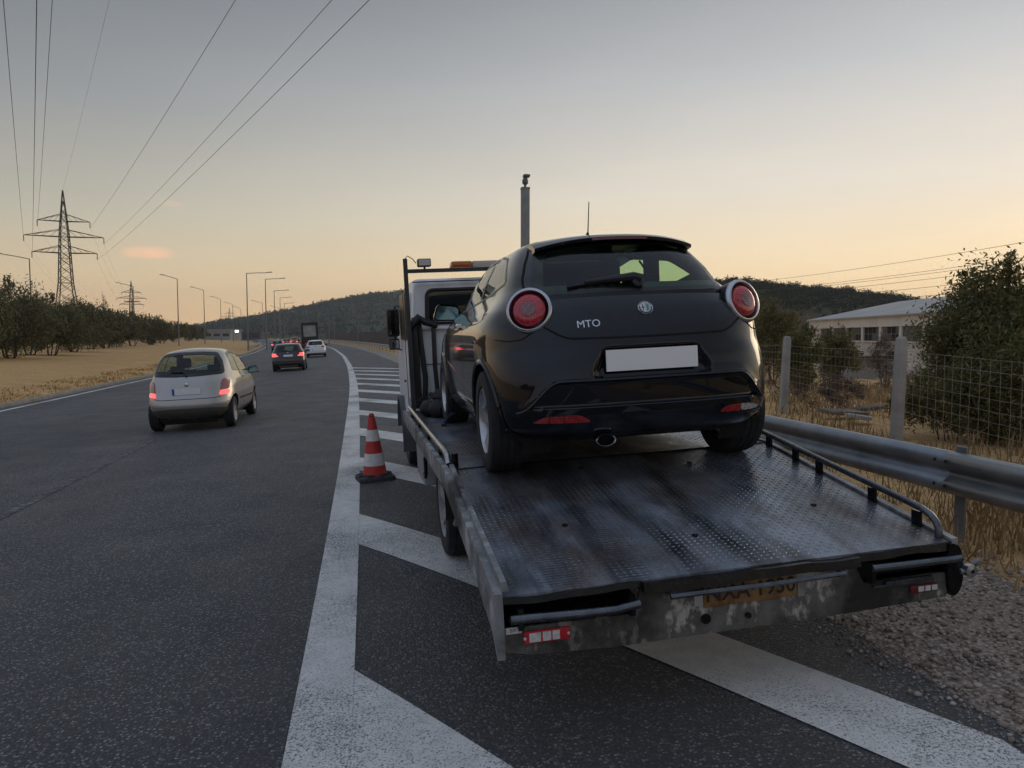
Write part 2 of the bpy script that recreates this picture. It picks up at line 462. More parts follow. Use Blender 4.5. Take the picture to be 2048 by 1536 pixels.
class CarShape:
    """a hatchback skin as a stack of rounded plan outlines; it can be asked for its rear, side and front surface"""
    def __init__(s, rows, front, crown, ax, wr, sculpt=None, taper=(2.3, 4.0, .94)):
        z = [r[0] for r in rows]
        s.z0, s.z1 = z[0], z[-1]
        s.w = pchip(z, [r[1] for r in rows]); s.yr = pchip(z, [r[2] for r in rows]); s.Lr = pchip(z, [r[3] for r in rows]); s.n = pchip(z, [r[4] for r in rows])
        fz = [r[0] for r in front]
        s.yf = pchip(fz, [r[1] for r in front]); s.Lf = pchip(fz, [r[2] for r in front])
        s.crown = crown; s.ax = ax; s.wr = wr; s.sc = sculpt or (lambda x, z: 0.0); s.tp = taper
    def tap(s, y): return 1-(1-s.tp[2])*sstep(s.tp[0], s.tp[1], y)
    def rear(s, x, z):
        w, n = s.w(z), s.n(z); u = min(1, abs(x)/w)
        return s.yr(z) + s.Lr(z)*(1-(1-u**n)**(1/n)) + s.sc(x, z)
    def side(s, y, z):
        w, n, yr, L = s.w(z), s.n(z), s.yr(z), s.Lr(z); yc = yr+L
        if y < yc:
            u = min(1, max(0, (yc-y)/L)); return w*(1-u**n)**(1/n)
        yf, Lf = s.yf(z), s.Lf(z); yq = yf-Lf
        x = w*s.tap(y)
        if y > yq:
            u = min(1, (y-yq)/Lf); x *= (1-u**2.6)**(1/2.6)
        return x
    def front(s, x, z):
        w = s.w(z)*s.tap(s.yf(z)-s.Lf(z)); u = min(1, abs(x)/w)
        return s.yf(z) - s.Lf(z)*(1-(1-u**2.6)**(1/2.6))
    def ring(s, z, K, M, N):
        w, n, yr, L = s.w(z), s.n(z), s.yr(z), s.Lr(z)
        th = np.linspace(0, PI/2, 160); X = w*np.sin(th)**(2/n); Y = yr+L-L*np.cos(th)**(2/n)
        a = np.concatenate([[0], np.cumsum(np.hypot(np.diff(X), np.diff(Y)))]); q = np.linspace(0, a[-1], K)
        P = [(float(np.interp(v, a, X)), float(np.interp(v, a, Y))) for v in q]
        P = [(x, y + s.sc(x, z)) for x, y in P]
        yc = yr+L; yq = s.yf(z)-s.Lf(z)
        for i in range(1, M):
            y = yc + (yq-yc)*i/M; P.append((w*s.tap(y), y))
        th = np.linspace(0, PI/2, N); Lf = s.Lf(z); wq = w*s.tap(yq)
        for t in th: P.append((wq*math.cos(t)**(2/2.6), yq+Lf*math.sin(t)**(2/2.6)))
        return P
    def body(s, name, m, parent, zs, K=40, M=44, N=14, cut_rear=(), cut_side=(), cut_front=(), arch=True, ncap=7):
        V = []; F = []
        rings = []
        for z in zs:
            P = s.ring(z, K, M, N); full = [(x, y, z) for x, y in P] + [(-x, y, z) for x, y in P[-2:0:-1]]
            rings.append(full)
        top = rings[-1]; cx = 0; cy = sum(p[1] for p in top)/len(top); zt = zs[-1]
        for k in range(1, ncap):
            q = 1-k/ncap
            rings.append([(p[0]*q, cy+(p[1]-cy)*q, zt+s.crown*(1-q*q)) for p in top])
        n = len(rings[0])
        # pull the skin onto the wheel-arch circles so that the cut edge is round
        if arch:
            for rg in rings:
                for i, p in enumerate(rg):
                    if abs(p[0]) < .5*s.w(min(p[2], s.z1)) or p[2] > s.wr[0]+s.wr[1]+.12: continue
                    for (ya, za) in s.ax:
                        d = math.hypot(p[1]-ya, p[2]-za); ra = s.wr[1]
                        if abs(d-ra) < .026 and d > 0:
                            k = ra/d; rg[i] = (p[0], ya+(p[1]-ya)*k, za+(p[2]-za)*k)
        for rg in rings: V += rg
        c = len(V); V.append((0, cy, zt+s.crown))
        def dead(q):
            mx = sum(V[i][0] for i in q)/4; my = sum(V[i][1] for i in q)/4; mz = sum(V[i][2] for i in q)/4
            if arch and abs(mx) > .5*s.w(min(mz, s.z1)):
                for (ya, za) in s.ax:
                    if math.hypot(my-ya, mz-za) < s.wr[1]-.002: return True
            if mz <= s.z1:
                if my < 1.3 and any(inpoly((mx, mz), p) for p in cut_rear) and abs(mx) < .93*s.w(mz): return True
                if my > 1.7 and any(inpoly((mx, mz), p) for p in cut_front) and abs(my-s.front(mx, mz)) < .05: return True
                if abs(abs(mx)-s.side(my, mz)) < .02 and any(inpoly((my, mz), p) for p in cut_side): return True
            return False
        for j in range(len(rings)-1):
            for i in range(n):
                q = (j*n+i, j*n+(i+1) % n, (j+1)*n+(i+1) % n, (j+1)*n+i)
                if not dead(q): F.append(q)
        j = len(rings)-1
        for i in range(n): F.append((j*n+i, j*n+(i+1) % n, c))
        o = obj_from(name, V, F, m, parent)
        bm = bmesh.new(); bm.from_mesh(o.data); bmesh.ops.recalc_face_normals(bm, faces=bm.faces[:])
        loose = [v for v in bm.verts if not v.link_faces]; bmesh.ops.delete(bm, geom=loose, context='VERTS')
        bm.to_mesh(o.data); bm.free(); o.data.shade_smooth()
        try: o.data.set_sharp_from_angle(angle=R(50))
        except Exception: pass
        return o
    def mapf(s, where, sg=1):
        if where == 'rear': return (lambda a, b: Vector((a, s.rear(a, b), b))), Vector((0,-1,0))
        if where == 'front': return (lambda a, b: Vector((a, s.front(a, b), b))), Vector((0,1,0))
        return (lambda a, b: Vector((sg*s.side(a, b), a, b))), Vector((sg,0,0))
    def nrm(s, f, ref, a, b):
        e = .006; u = f(a+e, b)-f(a-e, b); v = f(a, b+e)-f(a, b-e); n = u.cross(v)
        if n.length < 1e-12: return ref
        n.normalize()
        return n if n.dot(ref) > 0 else -n
    def patch(s, name, poly, where, m, parent, off=.004, sg=1, cell=.05, rim=.012):
        f, ref = s.mapf(where, sg)
        bm = bmesh.new(); vs = [bm.verts.new((a, b, 0)) for a, b in poly]; bm.faces.new(vs)
        for ax in (0, 1):
            lo = min(p[ax] for p in poly); hi = max(p[ax] for p in poly); k = max(1, int((hi-lo)/cell))
            for i in range(1, k):
                co = [0, 0, 0]; co[ax] = lo+(hi-lo)*i/k; no = [0, 0, 0]; no[ax] = 1
                bmesh.ops.bisect_plane(bm, geom=bm.verts[:]+bm.edges[:]+bm.faces[:], plane_co=co, plane_no=no)
        bd = [e for e in bm.edges if len(e.link_faces) == 1]
        inner = {}
        P = {}
        for v in bm.verts:
            a, b = v.co.x, v.co.y; n = s.nrm(f, ref, a, b); P[v] = (f(a, b)+n*off, f(a, b)-n*rim)
        if rim > 0:
            r = bmesh.ops.extrude_edge_only(bm, edges=bd)
            newv = [g for g in r['geom'] if isinstance(g, bmesh.types.BMVert)]
            old = {}
            for v in newv:
                for e in v.link_edges:
                    o = e.other_vert(v)
                    if o in P and (o.co-v.co).length < 1e-9: old[v] = o
            for v in newv:
                if v in old: v.co = P[old[v]][1]
        for v, (p, q) in P.items(): v.co = p
        bmesh.ops.recalc_face_normals(bm, faces=bm.faces[:])
        me = bpy.data.meshes.new(name); bm.to_mesh(me); bm.free(); me.materials.append(m); shade(me, 35)
        return link(bpy.data.objects.new(name, me), parent)
    def strip(s, name, line, where, m, parent, wd=.006, off=.0015, sg=1, closed=False, mb=None, th=.0):
        """thin ribbon lying on the skin along a polyline"""
        line = densify(line, .03, closed)
        f, ref = s.mapf(where, sg); V = []; F = []; n = len(line)
        for i, (a, b) in enumerate(line):
            p0 = line[i-1] if (i > 0 or closed) else line[i]; p1 = line[(i+1) % n] if (i < n-1 or closed) else line[i]
            t = Vector((p1[0]-p0[0], p1[1]-p0[1])); t = t.normalized() if t.length > 0 else Vector((1,0)); q = Vector((-t.y, t.x))*wd/2
            for sgn in (-1, 1):
                aa, bb = a+q.x*sgn, b+q.y*sgn
                V.append(f(aa, bb)+s.nrm(f, ref, aa, bb)*(off))
            if th:
                V.append(f(a, b)+s.nrm(f, ref, a, b)*(off+th))
        k = 3 if th else 2
        for i in range(n if closed else n-1):
            j = (i+1) % n
            if th: F += [(i*k, j*k, j*k+2, i*k+2), (i*k+2, j*k+2, j*k+1, i*k+1)]
            else: F.append((i*k, j*k, j*k+1, i*k+1))
        o = obj_from(name, V, F, m, parent); shade(o.data, 60); return o
    def frame(s, name, outer, inner, where, m, parent, off=.003, sg=1):
        outer, inner = densify2(outer, inner, .04)
        f, ref = s.mapf(where, sg); V = []; F = []; n = len(outer)
        for po, pi_ in zip(outer, inner):
            for (a, b), o in ((po, -.004), (po, off), (((po[0]+pi_[0])/2, (po[1]+pi_[1])/2), off+.001), (pi_, off), (pi_, -.006)):
                V.append(f(a, b)+s.nrm(f, ref, a, b)*o)
        for i in range(n):
            j = (i+1) % n
            for k in range(4): F.append((i*5+k, j*5+k, j*5+k+1, i*5+k+1))
        o = obj_from(name, V, F, m, parent); shade(o.data, 50); return o

def paint(name, col, rough=.3, metal=0.0, coat=1.0, flake=0.0, spec=.5):
    def f(t):
        dust = t.noise(3.0, 6, .65)
        c = t.mix(t.ramp(dust, [(.45, 0.), (.85, .02)]), col, (.20,.18,.155))
        r = t.ramp(t.noise(5, 5), [(.3, rough), (.75, rough+.10)])
        return t.p(col=c, rough=r, metal=metal, coat=coat, coatr=t.ramp(dust, [(.35,.03),(.75,.06)]), spec=spec)
    return mat(name, f)
def m_glass(name, tint, gl=.02):
    def f(t):
        tr = t.n('ShaderNodeBsdfTransparent'); tr.inputs[0].default_value = (*tint, 1)
        g = t.n('ShaderNodeBsdfGlossy'); g.inputs['Roughness'].default_value = gl
        lw = t.n('ShaderNodeLayerWeight'); lw.inputs[0].default_value = .5; fr = t.math('ADD', t.math('MULTIPLY', t.math('POWER', lw.outputs['Facing'], 5.0), .92), .05)
        mx = t.n('ShaderNodeMixShader'); t.link(fr, mx.inputs[0]); t.link(tr.outputs[0], mx.inputs[1]); t.link(g.outputs[0], mx.inputs[2])
        t.link(mx.outputs[0], t.out.inputs[0]); return t.m
    return mat(name, f)
def lens(name, col, emit=0.0, rough=.12):
    def f(t):
        v = t.voro(70, rnd=.3)
        c = t.mix(t.ramp(v, [(.2, 0.), (.6, 1.)]), tuple(x*1.15 for x in col), tuple(x*.55 for x in col))
        if emit: t.p(emit=tuple(min(1, x*1.2+.02) for x in col), emits=emit)
        t.bump(v, .25, .004)
        return t.p(col=c, rough=rough, coat=1.0, coatr=.04)
    return mat(name, f)
RUBBER = plain('tyre rubber', (.018,.018,.019), .82, var=.25, scale=9, bump=.3, bscale=90)
BLACKPL = plain('black plastic', (.016,.016,.017), .5, var=.2, scale=8)
DARK = plain('dark interior cloth', (.022,.022,.024), .9, var=.3)
SEAL = plain('black window seal', (.010,.010,.011), .35, var=.2)
GAP = plain('panel gap', (.004,.004,.004), .9, var=.1)
CHROME = plain('chrome', (.72,.73,.75), .12, metal=1.0, var=.04)
ALLOY = plain('alloy wheel silver', (.50,.51,.53), .34, metal=.85, var=.12, scale=12)
UNDER = plain('grimy underbody', (.012,.012,.012), .95)
PLATE = plain('white number plate', (.86,.87,.88), .45, var=.02)
GLASS = m_glass('tinted car glass', (.62,.80,.65)); GLASSC = m_glass('clear car glass', (.72,.80,.74))
MIRRORG = plain('mirror glass', (.16,.30,.38), .03, metal=1.0, var=.02)
REDLENS = lens('red lamp lens', (.62,.022,.042)); REDOFF = lens('red reflector lens', (.46,.02,.02)); WHITELENS = lens('clear lamp lens', (.55,.56,.55)); 
REDLIT = lens('lit red lamp lens', (.95,.05,.05), 1.7); AMBER = lens('amber beacon lens', (.70,.16,.02)); SMOKE = lens('smoked lamp centre', (.30,.12,.12))

def wheel(parent, x, y, z, r, w, sg, spokes=5, rimm=None, hub=.42, double=True):
    """one wheel: an Empty at its hub with tyre and rim; sg is +1 on the right side"""
    e = empty('wheel', (x, y, z), parent=parent)
    M = Matrix.Rotation(PI/2*sg, 4, 'Y')            # local z of the lathe points outward
    h = w/2; rr = r*.66
    tb = MB().lathe([(rr, -h*.9), (rr*1.05, -h), (r*.90, -h*1.02), (r*.965, -h*.93), (r*.995, -h*.72), (r, -h*.45), (r*.985, -h*.42), (r*.985, -h*.36), (r, -h*.33), (r, -.04*h), (r*.985, -.02*h), (r*.985, .05*h), (r, .07*h), (r, h*.33), (r*.985, h*.36), (r*.985, h*.42), (r, h*.45), (r*.995, h*.72), (r*.965, h*.93), (r*.90, h*1.02), (rr*1.05, h), (rr, h*.9)], 40, M, close=True)
    tb.build('tyre', RUBBER, e, 30)
    rb = MB().lathe([(rr*1.0, -h*.8), (rr*.99, h*.86), (rr*.955, h*.95), (rr*.92, h*.84), (rr*.90, h*.3), (rr*.88, -h*.6)], 40, M)
    for k in range(spokes):
        a = 2*PI*k/spokes+.2
        offs = (-.13, .13) if double else (0,)
        for da in offs:
            S = M @ Matrix.Rotation(a+da, 4, 'Z')
            t = .022 if double else .05
            rb.add([(rr*.14,-t*.8,h*.55),(rr*.14,t*.8,h*.55),(rr*.94,t*1.0,h*.82),(rr*.94,-t*1.0,h*.82),(rr*.14,-t*.8,h*.35),(rr*.14,t*.8,h*.35),(rr*.94,t*1.0,h*.60),(rr*.94,-t*1.0,h*.60)],
                   [(0,1,2,3),(7,6,5,4),(0,4,5,1),(1,5,6,2),(2,6,7,3),(3,7,4,0)], S)
    rb.lathe([(rr*.26, h*.3), (rr*.25, h*.62), (rr*.17, h*.68), (0.001, h*.68)], 20, M)
    rb.build('rim', rimm or ALLOY, e, 35)
    MB().lathe([(rr*.62, -h*.2), (rr*.62, -h*.1), (0.01, -h*.1)], 24, M).build('brake_disc', plain('brake disc', (.10,.095,.09), .5, metal=.7), e)
    return e
def seat(parent, x, y, z, m=None):
    m = m or DARK
    e = MB().box(x-.25, x+.25, y-.02, y+.12, z, z+.60, bev=.05).box(x-.25, x+.25, y+.05, y+.55, z-.12, z+.06, bev=.05)
    o = e.build('seat', m, parent)
    MB().box(x-.13, x+.13, y-.03, y+.08, z+.64, z+.84, bev=.04).tube([(x-.06, y+.03, z+.55), (x-.06, y+.03, z+.68)], .008).tube([(x+.06, y+.03, z+.55), (x+.06, y+.03, z+.68)], .008).build('headrest', m, o)
def door_mirror(parent, x, y, z, sg, m, glass=True, s=1.0):
    """housing, arm and glass of a door mirror; the glass looks back"""
    mb = MB()
    prof = rounded([(-.115*s, -.07*s), (.115*s, -.08*s), (.125*s, .045*s), (-.07*s, .075*s)], .05*s)
    vs = []; n = len(prof)
    for yy, k in ((0, 1.0), (.03, 1.03), (.075, .9), (.11, .55), (.12, .2)):
        vs += [(x+sg*(.12*s+a*k*-1), y+yy*s, z+b*k) for a, b in prof]
    fs = [(i*n+j, i*n+(j+1) % n, (i+1)*n+(j+1) % n, (i+1)*n+j) for i in range(4) for j in range(n)] + [tuple(4*n+j for j in range(n))]
    mb.add(vs, fs)
    mb.box(min(x-sg*.03, x+sg*.06), max(x-sg*.03, x+sg*.06), y+.02, y+.09, z-.075*s, z-.025*s, bev=.01)
    o = mb.build('mirror', m, parent)
    if glass:
        gp = shrink(prof, .012*s)
        MB().prism([(x+sg*(.12*s-a), z+b) for a, b in gp], y+.008, y+.014, 'y').build('mirror_glass', MIRRORG, o)
    return o

# ---- the tow truck's frame: everything loaded on it shares its tilt
TRUCK_YAW, TRUCK_ROLL = R(2.5), -.050
truck = empty('tow_truck', (1.555, 3.0, .085), (0, 0, 0))
truck.rotation_mode = 'QUATERNION'
truck.rotation_quaternion = (Matrix.Rotation(TRUCK_YAW, 3, 'Z') @ Matrix.Rotation(TRUCK_ROLL, 3, 'Y')).to_quaternion()
tag(truck, 'flatbed tow truck with white cab and dark chequer-plate bed carrying a black hatchback', 'tow truck')
TM = Matrix.Translation((1.555, 3.0, .085)) @ truck.rotation_quaternion.to_matrix().to_4x4()
DZ0, DZ1, BEND, DLEN, HWD = .61, .85, 1.6, 5.25, 1.10       # bed height at the tail, on the level, where it bends, length, half width

# ---- black hatchback on the bed
def build_hatch_on_bed():
    rows = [(.235,.79,.16,.86,4.0),(.26,.815,.095,.90,4.1),(.30,.836,.05,.93,4.2),(.36,.850,.022,.95,4.1),(.46,.858,.004,.95,4.0),(.56,.862,.0,.95,3.8),(.66,.863,.012,.95,3.6),(.75,.862,.035,.95,3.4),
            (.83,.855,.060,.93,3.5),(.89,.835,.085,.88,3.6),(.95,.795,.115,.82,3.6),(1.00,.745,.150,.78,3.5),(1.05,.70,.195,.76,3.4),(1.10,.668,.240,.78,3.2),(1.18,.635,.330,.74,3.4),(1.27,.590,.440,.70,3.4),(1.34,.545,.535,.66,3.3),(1.385,.50,.62,.62,3.2),(1.415,.43,.74,.58,3.0)]
    front = [(.17,3.75,.5),(.3,3.98,.6),(.5,4.06,.7),(.62,4.04,.8),(.72,3.92,.85),(.80,3.62,.8),(.87,3.30,.7),(.94,3.02,.5),(1.10,2.82,.4),(1.30,2.48,.35),(1.385,2.28,.35),(1.415,2.05,.4)]
    def crease(x):                         # height of the arched edge above the lower bumper
        a = abs(x); return .565 - .17*sstep(.50, .74, a)**1.3 if a < .74 else .395
    rec = rounded([(-.36,.575),(.36,.575),(.275,.745),(-.275,.745)], .07)
    def sculpt(x, z):
        d = 0.0
        a = abs(x); zc_ = crease(x)
        if a < .78 and z < .75:            # lower bumper set in under the arched edge
            d += .028*sstep(zc_+.006, zc_-.022, z)*sstep(.80, .70, a)
            d -= .010*sstep(zc_+.055, zc_+.004, z)*sstep(zc_-.01, zc_+.004, z)*sstep(.78, .68, a)
        if a < .70 and z < .5:             # second, lower edge
            d -= .020*sstep(.43, .415, z)*sstep(.70, .60, a)
        if z > .55 and z < .77 and a < .40:
            k = sstep(.0, 1., 1.0) if inpoly((x, z), rec) else 0.0
            if k:                          # number-plate recess
                e = min(abs(z-.745), (.36-(z-.575)*.5-a)) ; d += .045*sstep(0.0, .05, max(0, e))
        return d
    C = CarShape(rows, front, .035, [(.66,.315),(3.17,.315)], (.315,.355), sculpt)
    car = empty('black_hatchback')
    car.rotation_mode = 'QUATERNION'
    q = (Matrix.Rotation(TRUCK_YAW-R(1.3), 3, 'Z') @ Matrix.Rotation(TRUCK_ROLL, 3, 'Y')).to_quaternion()
    car.rotation_quaternion = q
    car.location = TM @ Vector((-.010, .87, DZ1-.018))
    tag(car, 'black three-door hatchback with round red tail lamps loaded on the tow truck bed', 'car')
    BLK = paint('black car paint', (.0036,.0050,.0090), .35, coat=1.0, spec=.05)
    # openings
    rg = rounded([(-.56,1.055),(.56,1.055),(.515,1.22),(.455,1.345),(.25,1.372),(-.25,1.372),(-.455,1.345),(-.515,1.22)], .06)
    sw = rounded([(.80,1.150),(1.2,1.105),(2.86,.97),(2.30,1.345),(1.75,1.388),(1.13,1.315)], .06)
    ws = rounded([(-.60,.98),(.60,.98),(.50,1.24),(-.50,1.24)], .06)
    zs = sorted(set([round(v, 4) for v in list(np.arange(.235, 1.40, .010))+[1.40, 1.408, 1.415]]))
    body = C.body('body', BLK, car, zs, K=92, M=64, N=12, cut_rear=[shrink(rg, .03)], cut_side=[shrink(sw, .03)], cut_front=[shrink(ws, .03)])
    C.patch('rear_window', rg, 'rear', GLASS, car, .003, cell=.06)
    C.frame('rear_window_seal', shrink(rg, -.018), shrink(rg, .034), 'rear', SEAL, car, .0015)
    for sg in (-1, 1):
        w = C.patch('side_window', sw, 'side', GLASS, car, .003, sg, cell=.08)
        C.frame('window_seal', shrink(sw, -.016), shrink(sw, .034), 'side', SEAL, w, .0015, sg)
        C.strip('quarter_bar', [(1.62,1.08),(1.66,1.33)], 'side', SEAL, w, .05, .006, sg)
        d = C.strip('door_gap', [(1.62,1.02),(1.52,.80),(1.48,.55),(1.55,.32),(1.70,.26),(2.62,.25),(2.78,.40),(2.85,.75),(2.88,.95)], 'side', GAP, car, .008, .0012, sg)
        x = C.side(1.72, .90)*sg
        MB().box(-.014, .014, -.10, .10, -.016, .016, Matrix.Translation((x+sg*.022, 1.74, .90)), bev=.008).box(-.025,.005,-.10,-.07,-.012,.012, Matrix.Translation((x+sg*.01, 1.74, .90))).box(-.025,.005,.07,.10,-.012,.012, Matrix.Translation((x+sg*.01, 1.74, .90))).build('door_handle', CHROME, car)
        # sill highlight and side crease
        C.strip('side_crease', [(1.0+.1*i, .43+.012*i) for i in range(19)], 'side', BLK, car, .05, -.004, sg, th=.012)
        door_mirror(car, sg*(C.side(2.62, .99)-.01), 2.56, 1.03, sg, BLK)
        # wheel arch lips and wells
        for ya in (.66, 3.17):
            arc = [(ya+math.cos(a)*.358, .315+math.sin(a)*.358) for a in np.linspace(-.12, PI+.12, 40)]
            C.strip('arch_lip', arc, 'side', BLK, car, .030, .001, sg, th=.010)
            we = MB(); V = []; F = []
            for i, a in enumerate(np.linspace(-.5, PI+.5, 26)):
                y, z = ya+math.cos(a)*.362, .315+math.sin(a)*.362
                for xx in (C.side(y, max(.2, z))-.004, .52): V.append((sg*xx, y, z))
            F = [(2*i, 2*i+2, 2*i+3, 2*i+1) for i in range(25)]
            we.add(V, F).build('wheel_well', UNDER, car)
        wheel(car, sg*.752, .66, .310, .310, .205, sg, 5)
        wheel(car, sg*.748, 3.17, .310, .310, .205, sg, 5)
        # tail lamps: chrome bezel, dark ring, red dome
        cx, czz = sg*.622, .950
        f, ref = C.mapf('rear'); N = Vector((sg*.36, -.89, .25)).normalized()
        P = f(cx, czz)
        A = Vector((0,0,1)); U = A.cross(N).normalized(); W = N.cross(U)
        M = Matrix((( U.x, W.x, N.x, P.x+N.x*.022), (U.y, W.y, N.y, P.y+N.y*.022), (U.z, W.z, N.z, P.z+N.z*.022), (0,0,0,1)))
        lamp = MB().lathe([(.1295, -.004), (.130, .004), (.127, .016), (.120, .024), (.111, .025), (.104, .014), (.102, -.01)], 48, M).build('tail_lamp', plain('satin chrome bezel', (.52,.54,.57), .25, metal=1.0, var=.05), car, 60)
        MB().lathe([(.103, .012), (.092, .002), (.0915, -.02)], 40, M).lathe([(.1285,-.003),(.128,-.09)], 40, M).build('lamp_surround', SEAL, lamp)
        MB().lathe([(.092, .004), (.0905, .018), (.080, .028), (.060, .034), (.042, .036)], 48, M).build('lamp_lens', REDLENS, lamp, 60)
        MB().lathe([(.042, .036), (.040, .041), (.024, .043), (.0005, .044)], 32, M).build('lamp_centre', SMOKE, lamp, 60)
        for k in range(24):      # the ring of small optics round the middle
            pass
    # hatch outline
    hl_ = [(-.500,1.34),(-.555,1.24),(-.592,1.15),(-.605,1.08),(-.585,1.03)]
    C.strip('hatch_gap', hl_, 'rear', GAP, car, .008, .0025); C.strip('hatch_gap', [(-a, b) for a, b in hl_], 'rear', GAP, car, .008, .0025)
    C.strip('hatch_gap', [(-.575,.865),(-.50,.815),(-.455,.796),(-.42,.792),(-.2,.788),(0,.787),(.2,.788),(.42,.792),(.455,.796),(.50,.815),(.575,.865)], 'rear', GAP, car, .010, .003)
    C.strip('bumper_gap', [(-.80,.80),(-.74,.79),(-.68,.80),(-.63,.835)], 'rear', GAP, car, .006, .0025); C.strip('bumper_gap', [(.80,.80),(.74,.79),(.68,.80),(.63,.835)], 'rear', GAP, car, .006, .0025)
    # polished edge where the arched crease catches the sky
    C.strip('bumper_crease', [(x, crease(x)+.003) for x in np.linspace(-.735, .735, 70)], 'rear', BLK, car, .013, -.001, th=.007)
    C.strip('bumper_crease', [(x, .424) for x in np.linspace(-.60, .60, 40)], 'rear', BLK, car, .012, -.001, th=.006)
    C.strip('hatch_ledge', [(x, 1.030-.012*(abs(x)/.55)**3) for x in np.linspace(-.56, .56, 40)], 'rear', BLK, car, .030, -.002, th=.014)
    # roof spoiler with the high brake lamp
    sp = MB(); V = []; F = []; xs = np.linspace(-.50, .50, 33)
    for x in xs:
        k = abs(x)/.50; edge = .485 + .10*k**3; zt = 1.425 - .050*k**2.4
        V += [(x, .86, zt+.004), (x, .70, zt-.004), (x, edge+.05, zt-.026), (x, edge, zt-.044), (x, edge+.004, zt-.062), (x, edge+.09, zt-.080), (x, .66, zt-.05)]
    for i in range(len(xs)-1):
        for j in range(6): F.append((i*7+j, i*7+j+1, (i+1)*7+j+1, (i+1)*7+j))
    F += [tuple(range(7)), tuple((len(xs)-1)*7+j for j in range(7))[::-1]]
    spo = sp.add(V, F).build('roof_spoiler', BLK, car, 55)
    bl = MB(); V = []; F = []; xs = np.linspace(-.17, .17, 13)
    for x in xs:
        k = abs(x)/.50; edge = .485+.10*k**3; zt = 1.425-.050*k**2.4
        V += [(x, edge-.003, zt-.047), (x, edge-.004, zt-.061)]
    F = [(2*i, 2*i+2, 2*i+3, 2*i+1) for i in range(12)]
    bl.add(V, F).build('brake_lamp', lens('unlit brake strip', (.20,.012,.015)), spo)
    # wiper: arm and blade
    wm = MB(); f, ref = C.mapf('rear')
    def on(a, b, h): return f(a, b)+C.nrm(f, ref, a, b)*h
    wm.tube([on(.02,1.085,.03), on(-.02,1.098,.034), on(-.30,1.085,.022)], [.030,.026,.010], 8)
    wm.tube([on(-.40,1.068,.014), on(-.2,1.09,.018), on(.02,1.105,.018)], .010, 6)
    wm.lathe([(.034,0),(.034,.03),(.02,.038),(.001,.038)], 16, Matrix.Translation(on(.0,1.085,0)) @ Vector((0,-1,.4)).normalized().to_track_quat('Z','Y').to_matrix().to_4x4())
    wm.build('rear_wiper', BLACKPL, car)
    # aerial
    MB().tube([(-.05,.98,1.445),(-.05,.965,1.465)], .014, 10, r1=.008).tube([(-.05,.965,1.46),(-.045,.93,1.66)], .0042, 8, r1=.003).build('aerial', BLACKPL, car)
    # number plate, left blank
    MB().box(-.262,.262, .022,.030, .607,.722).build('license_plate', mat('blank white plate', lambda t: t.p(col=(.93,.93,.93), rough=.5, emit=(1,1,1), emits=0.0)), car)
    # badge
    P = f(0, .94)+C.nrm(f, ref, 0, .94)*.002; N = C.nrm(f, ref, 0, .94); U = Vector((1,0,0)); W = N.cross(U).normalized()
    BM_ = Matrix(((U.x, W.x, N.x, P.x), (U.y, W.y, N.y, P.y), (U.z, W.z, N.z, P.z), (0,0,0,1)))
    bd = MB().lathe([(.044,-.006),(.044,.006),(.041,.009),(.0385,.006)], 40, BM_).lathe([(.030,.004),(.030,.0075),(.0275,.0075),(.0275,.004)], 36, BM_).build('emblem', CHROME, car, 50)
    MB().lathe([(.040,.002),(.0395,.005),(.028,.005)], 36, BM_).build('emblem_band', plain('emblem dark band', (.05,.055,.07), .3), bd)
    def half(sgn):
        return [(math.cos(a)*.028*1.0, math.sin(a)*.028) for a in np.linspace(PI/2, 3*PI/2, 14)] if sgn < 0 else [(math.cos(a)*.028, math.sin(a)*.028) for a in np.linspace(-PI/2, PI/2, 14)]
    MB().prism(half(-1), .002, .006, 'z', BM_).build('emblem_field', plain('emblem pale field', (.62,.64,.66), .3), bd)
    MB().prism(half(1), .002, .006, 'z', BM_).build('emblem_field', plain('emblem green field', (.30,.42,.40), .3), bd)
    MB().box(-.0165,-.0115,-.020,.020,.006,.0075, BM_).box(-.024,-.004,-.002,.003,.0061,.0076, BM_).build('emblem_cross', plain('emblem cross', (.06,.05,.06), .4), bd)
    sn = MB().tube([BM_ @ Vector(v) for v in ((.008,-.018,.007),(.016,-.010,.007),(.009,-.002,.007),(.017,.005,.007),(.010,.012,.007),(.014,.018,.007))], .0022, 6); sn.build('emblem_snake', plain('emblem snake', (.05,.12,.13), .4), bd)
    for k in range(9):
        a = R(20+140*k/8); MB().box(-.0022,.0022,-.004,.004,.005,.0062, BM_ @ Matrix.Translation((math.cos(a)*.034, math.sin(a)*.034, 0)) @ Matrix.Rotation(a-PI/2, 4, 'Z')).build('emblem_letter', CHROME, bd)
    # model lettering
    P = f(-.335, .865)+C.nrm(f, ref, -.335, .865)*.003; N = C.nrm(f, ref, -.335, .865); U = (Vector((1,0,0))-N*N.x).normalized(); W = N.cross(U).normalized()
    LM = Matrix(((U.x, W.x, N.x, P.x), (U.y, W.y, N.y, P.y), (U.z, W.z, N.z, P.z), (0,0,0,1)))
    text_mesh('model_lettering', 'MTO', .060, CHROME, car, LM, .003, .0)
    # rear fog and reversing lamps in the lower bumper
    C.patch('fog_reflector', rounded([(-.66,.345),(-.60,.378),(-.42,.383),(-.36,.352),(-.37,.342)], .02), 'rear', REDOFF, car, .008)
    for x in (-.575,-.50): C.strip('reflector_rib', [(x,.345),(x,.383)], 'rear', plain('dark rib', (.12,.01,.01), .4), car, .007, .0095)
    C.patch('fog_reflector', rounded([(.39,.346),(.43,.374),(.525,.382),(.525,.344)], .015), 'rear', REDOFF, car, .008)
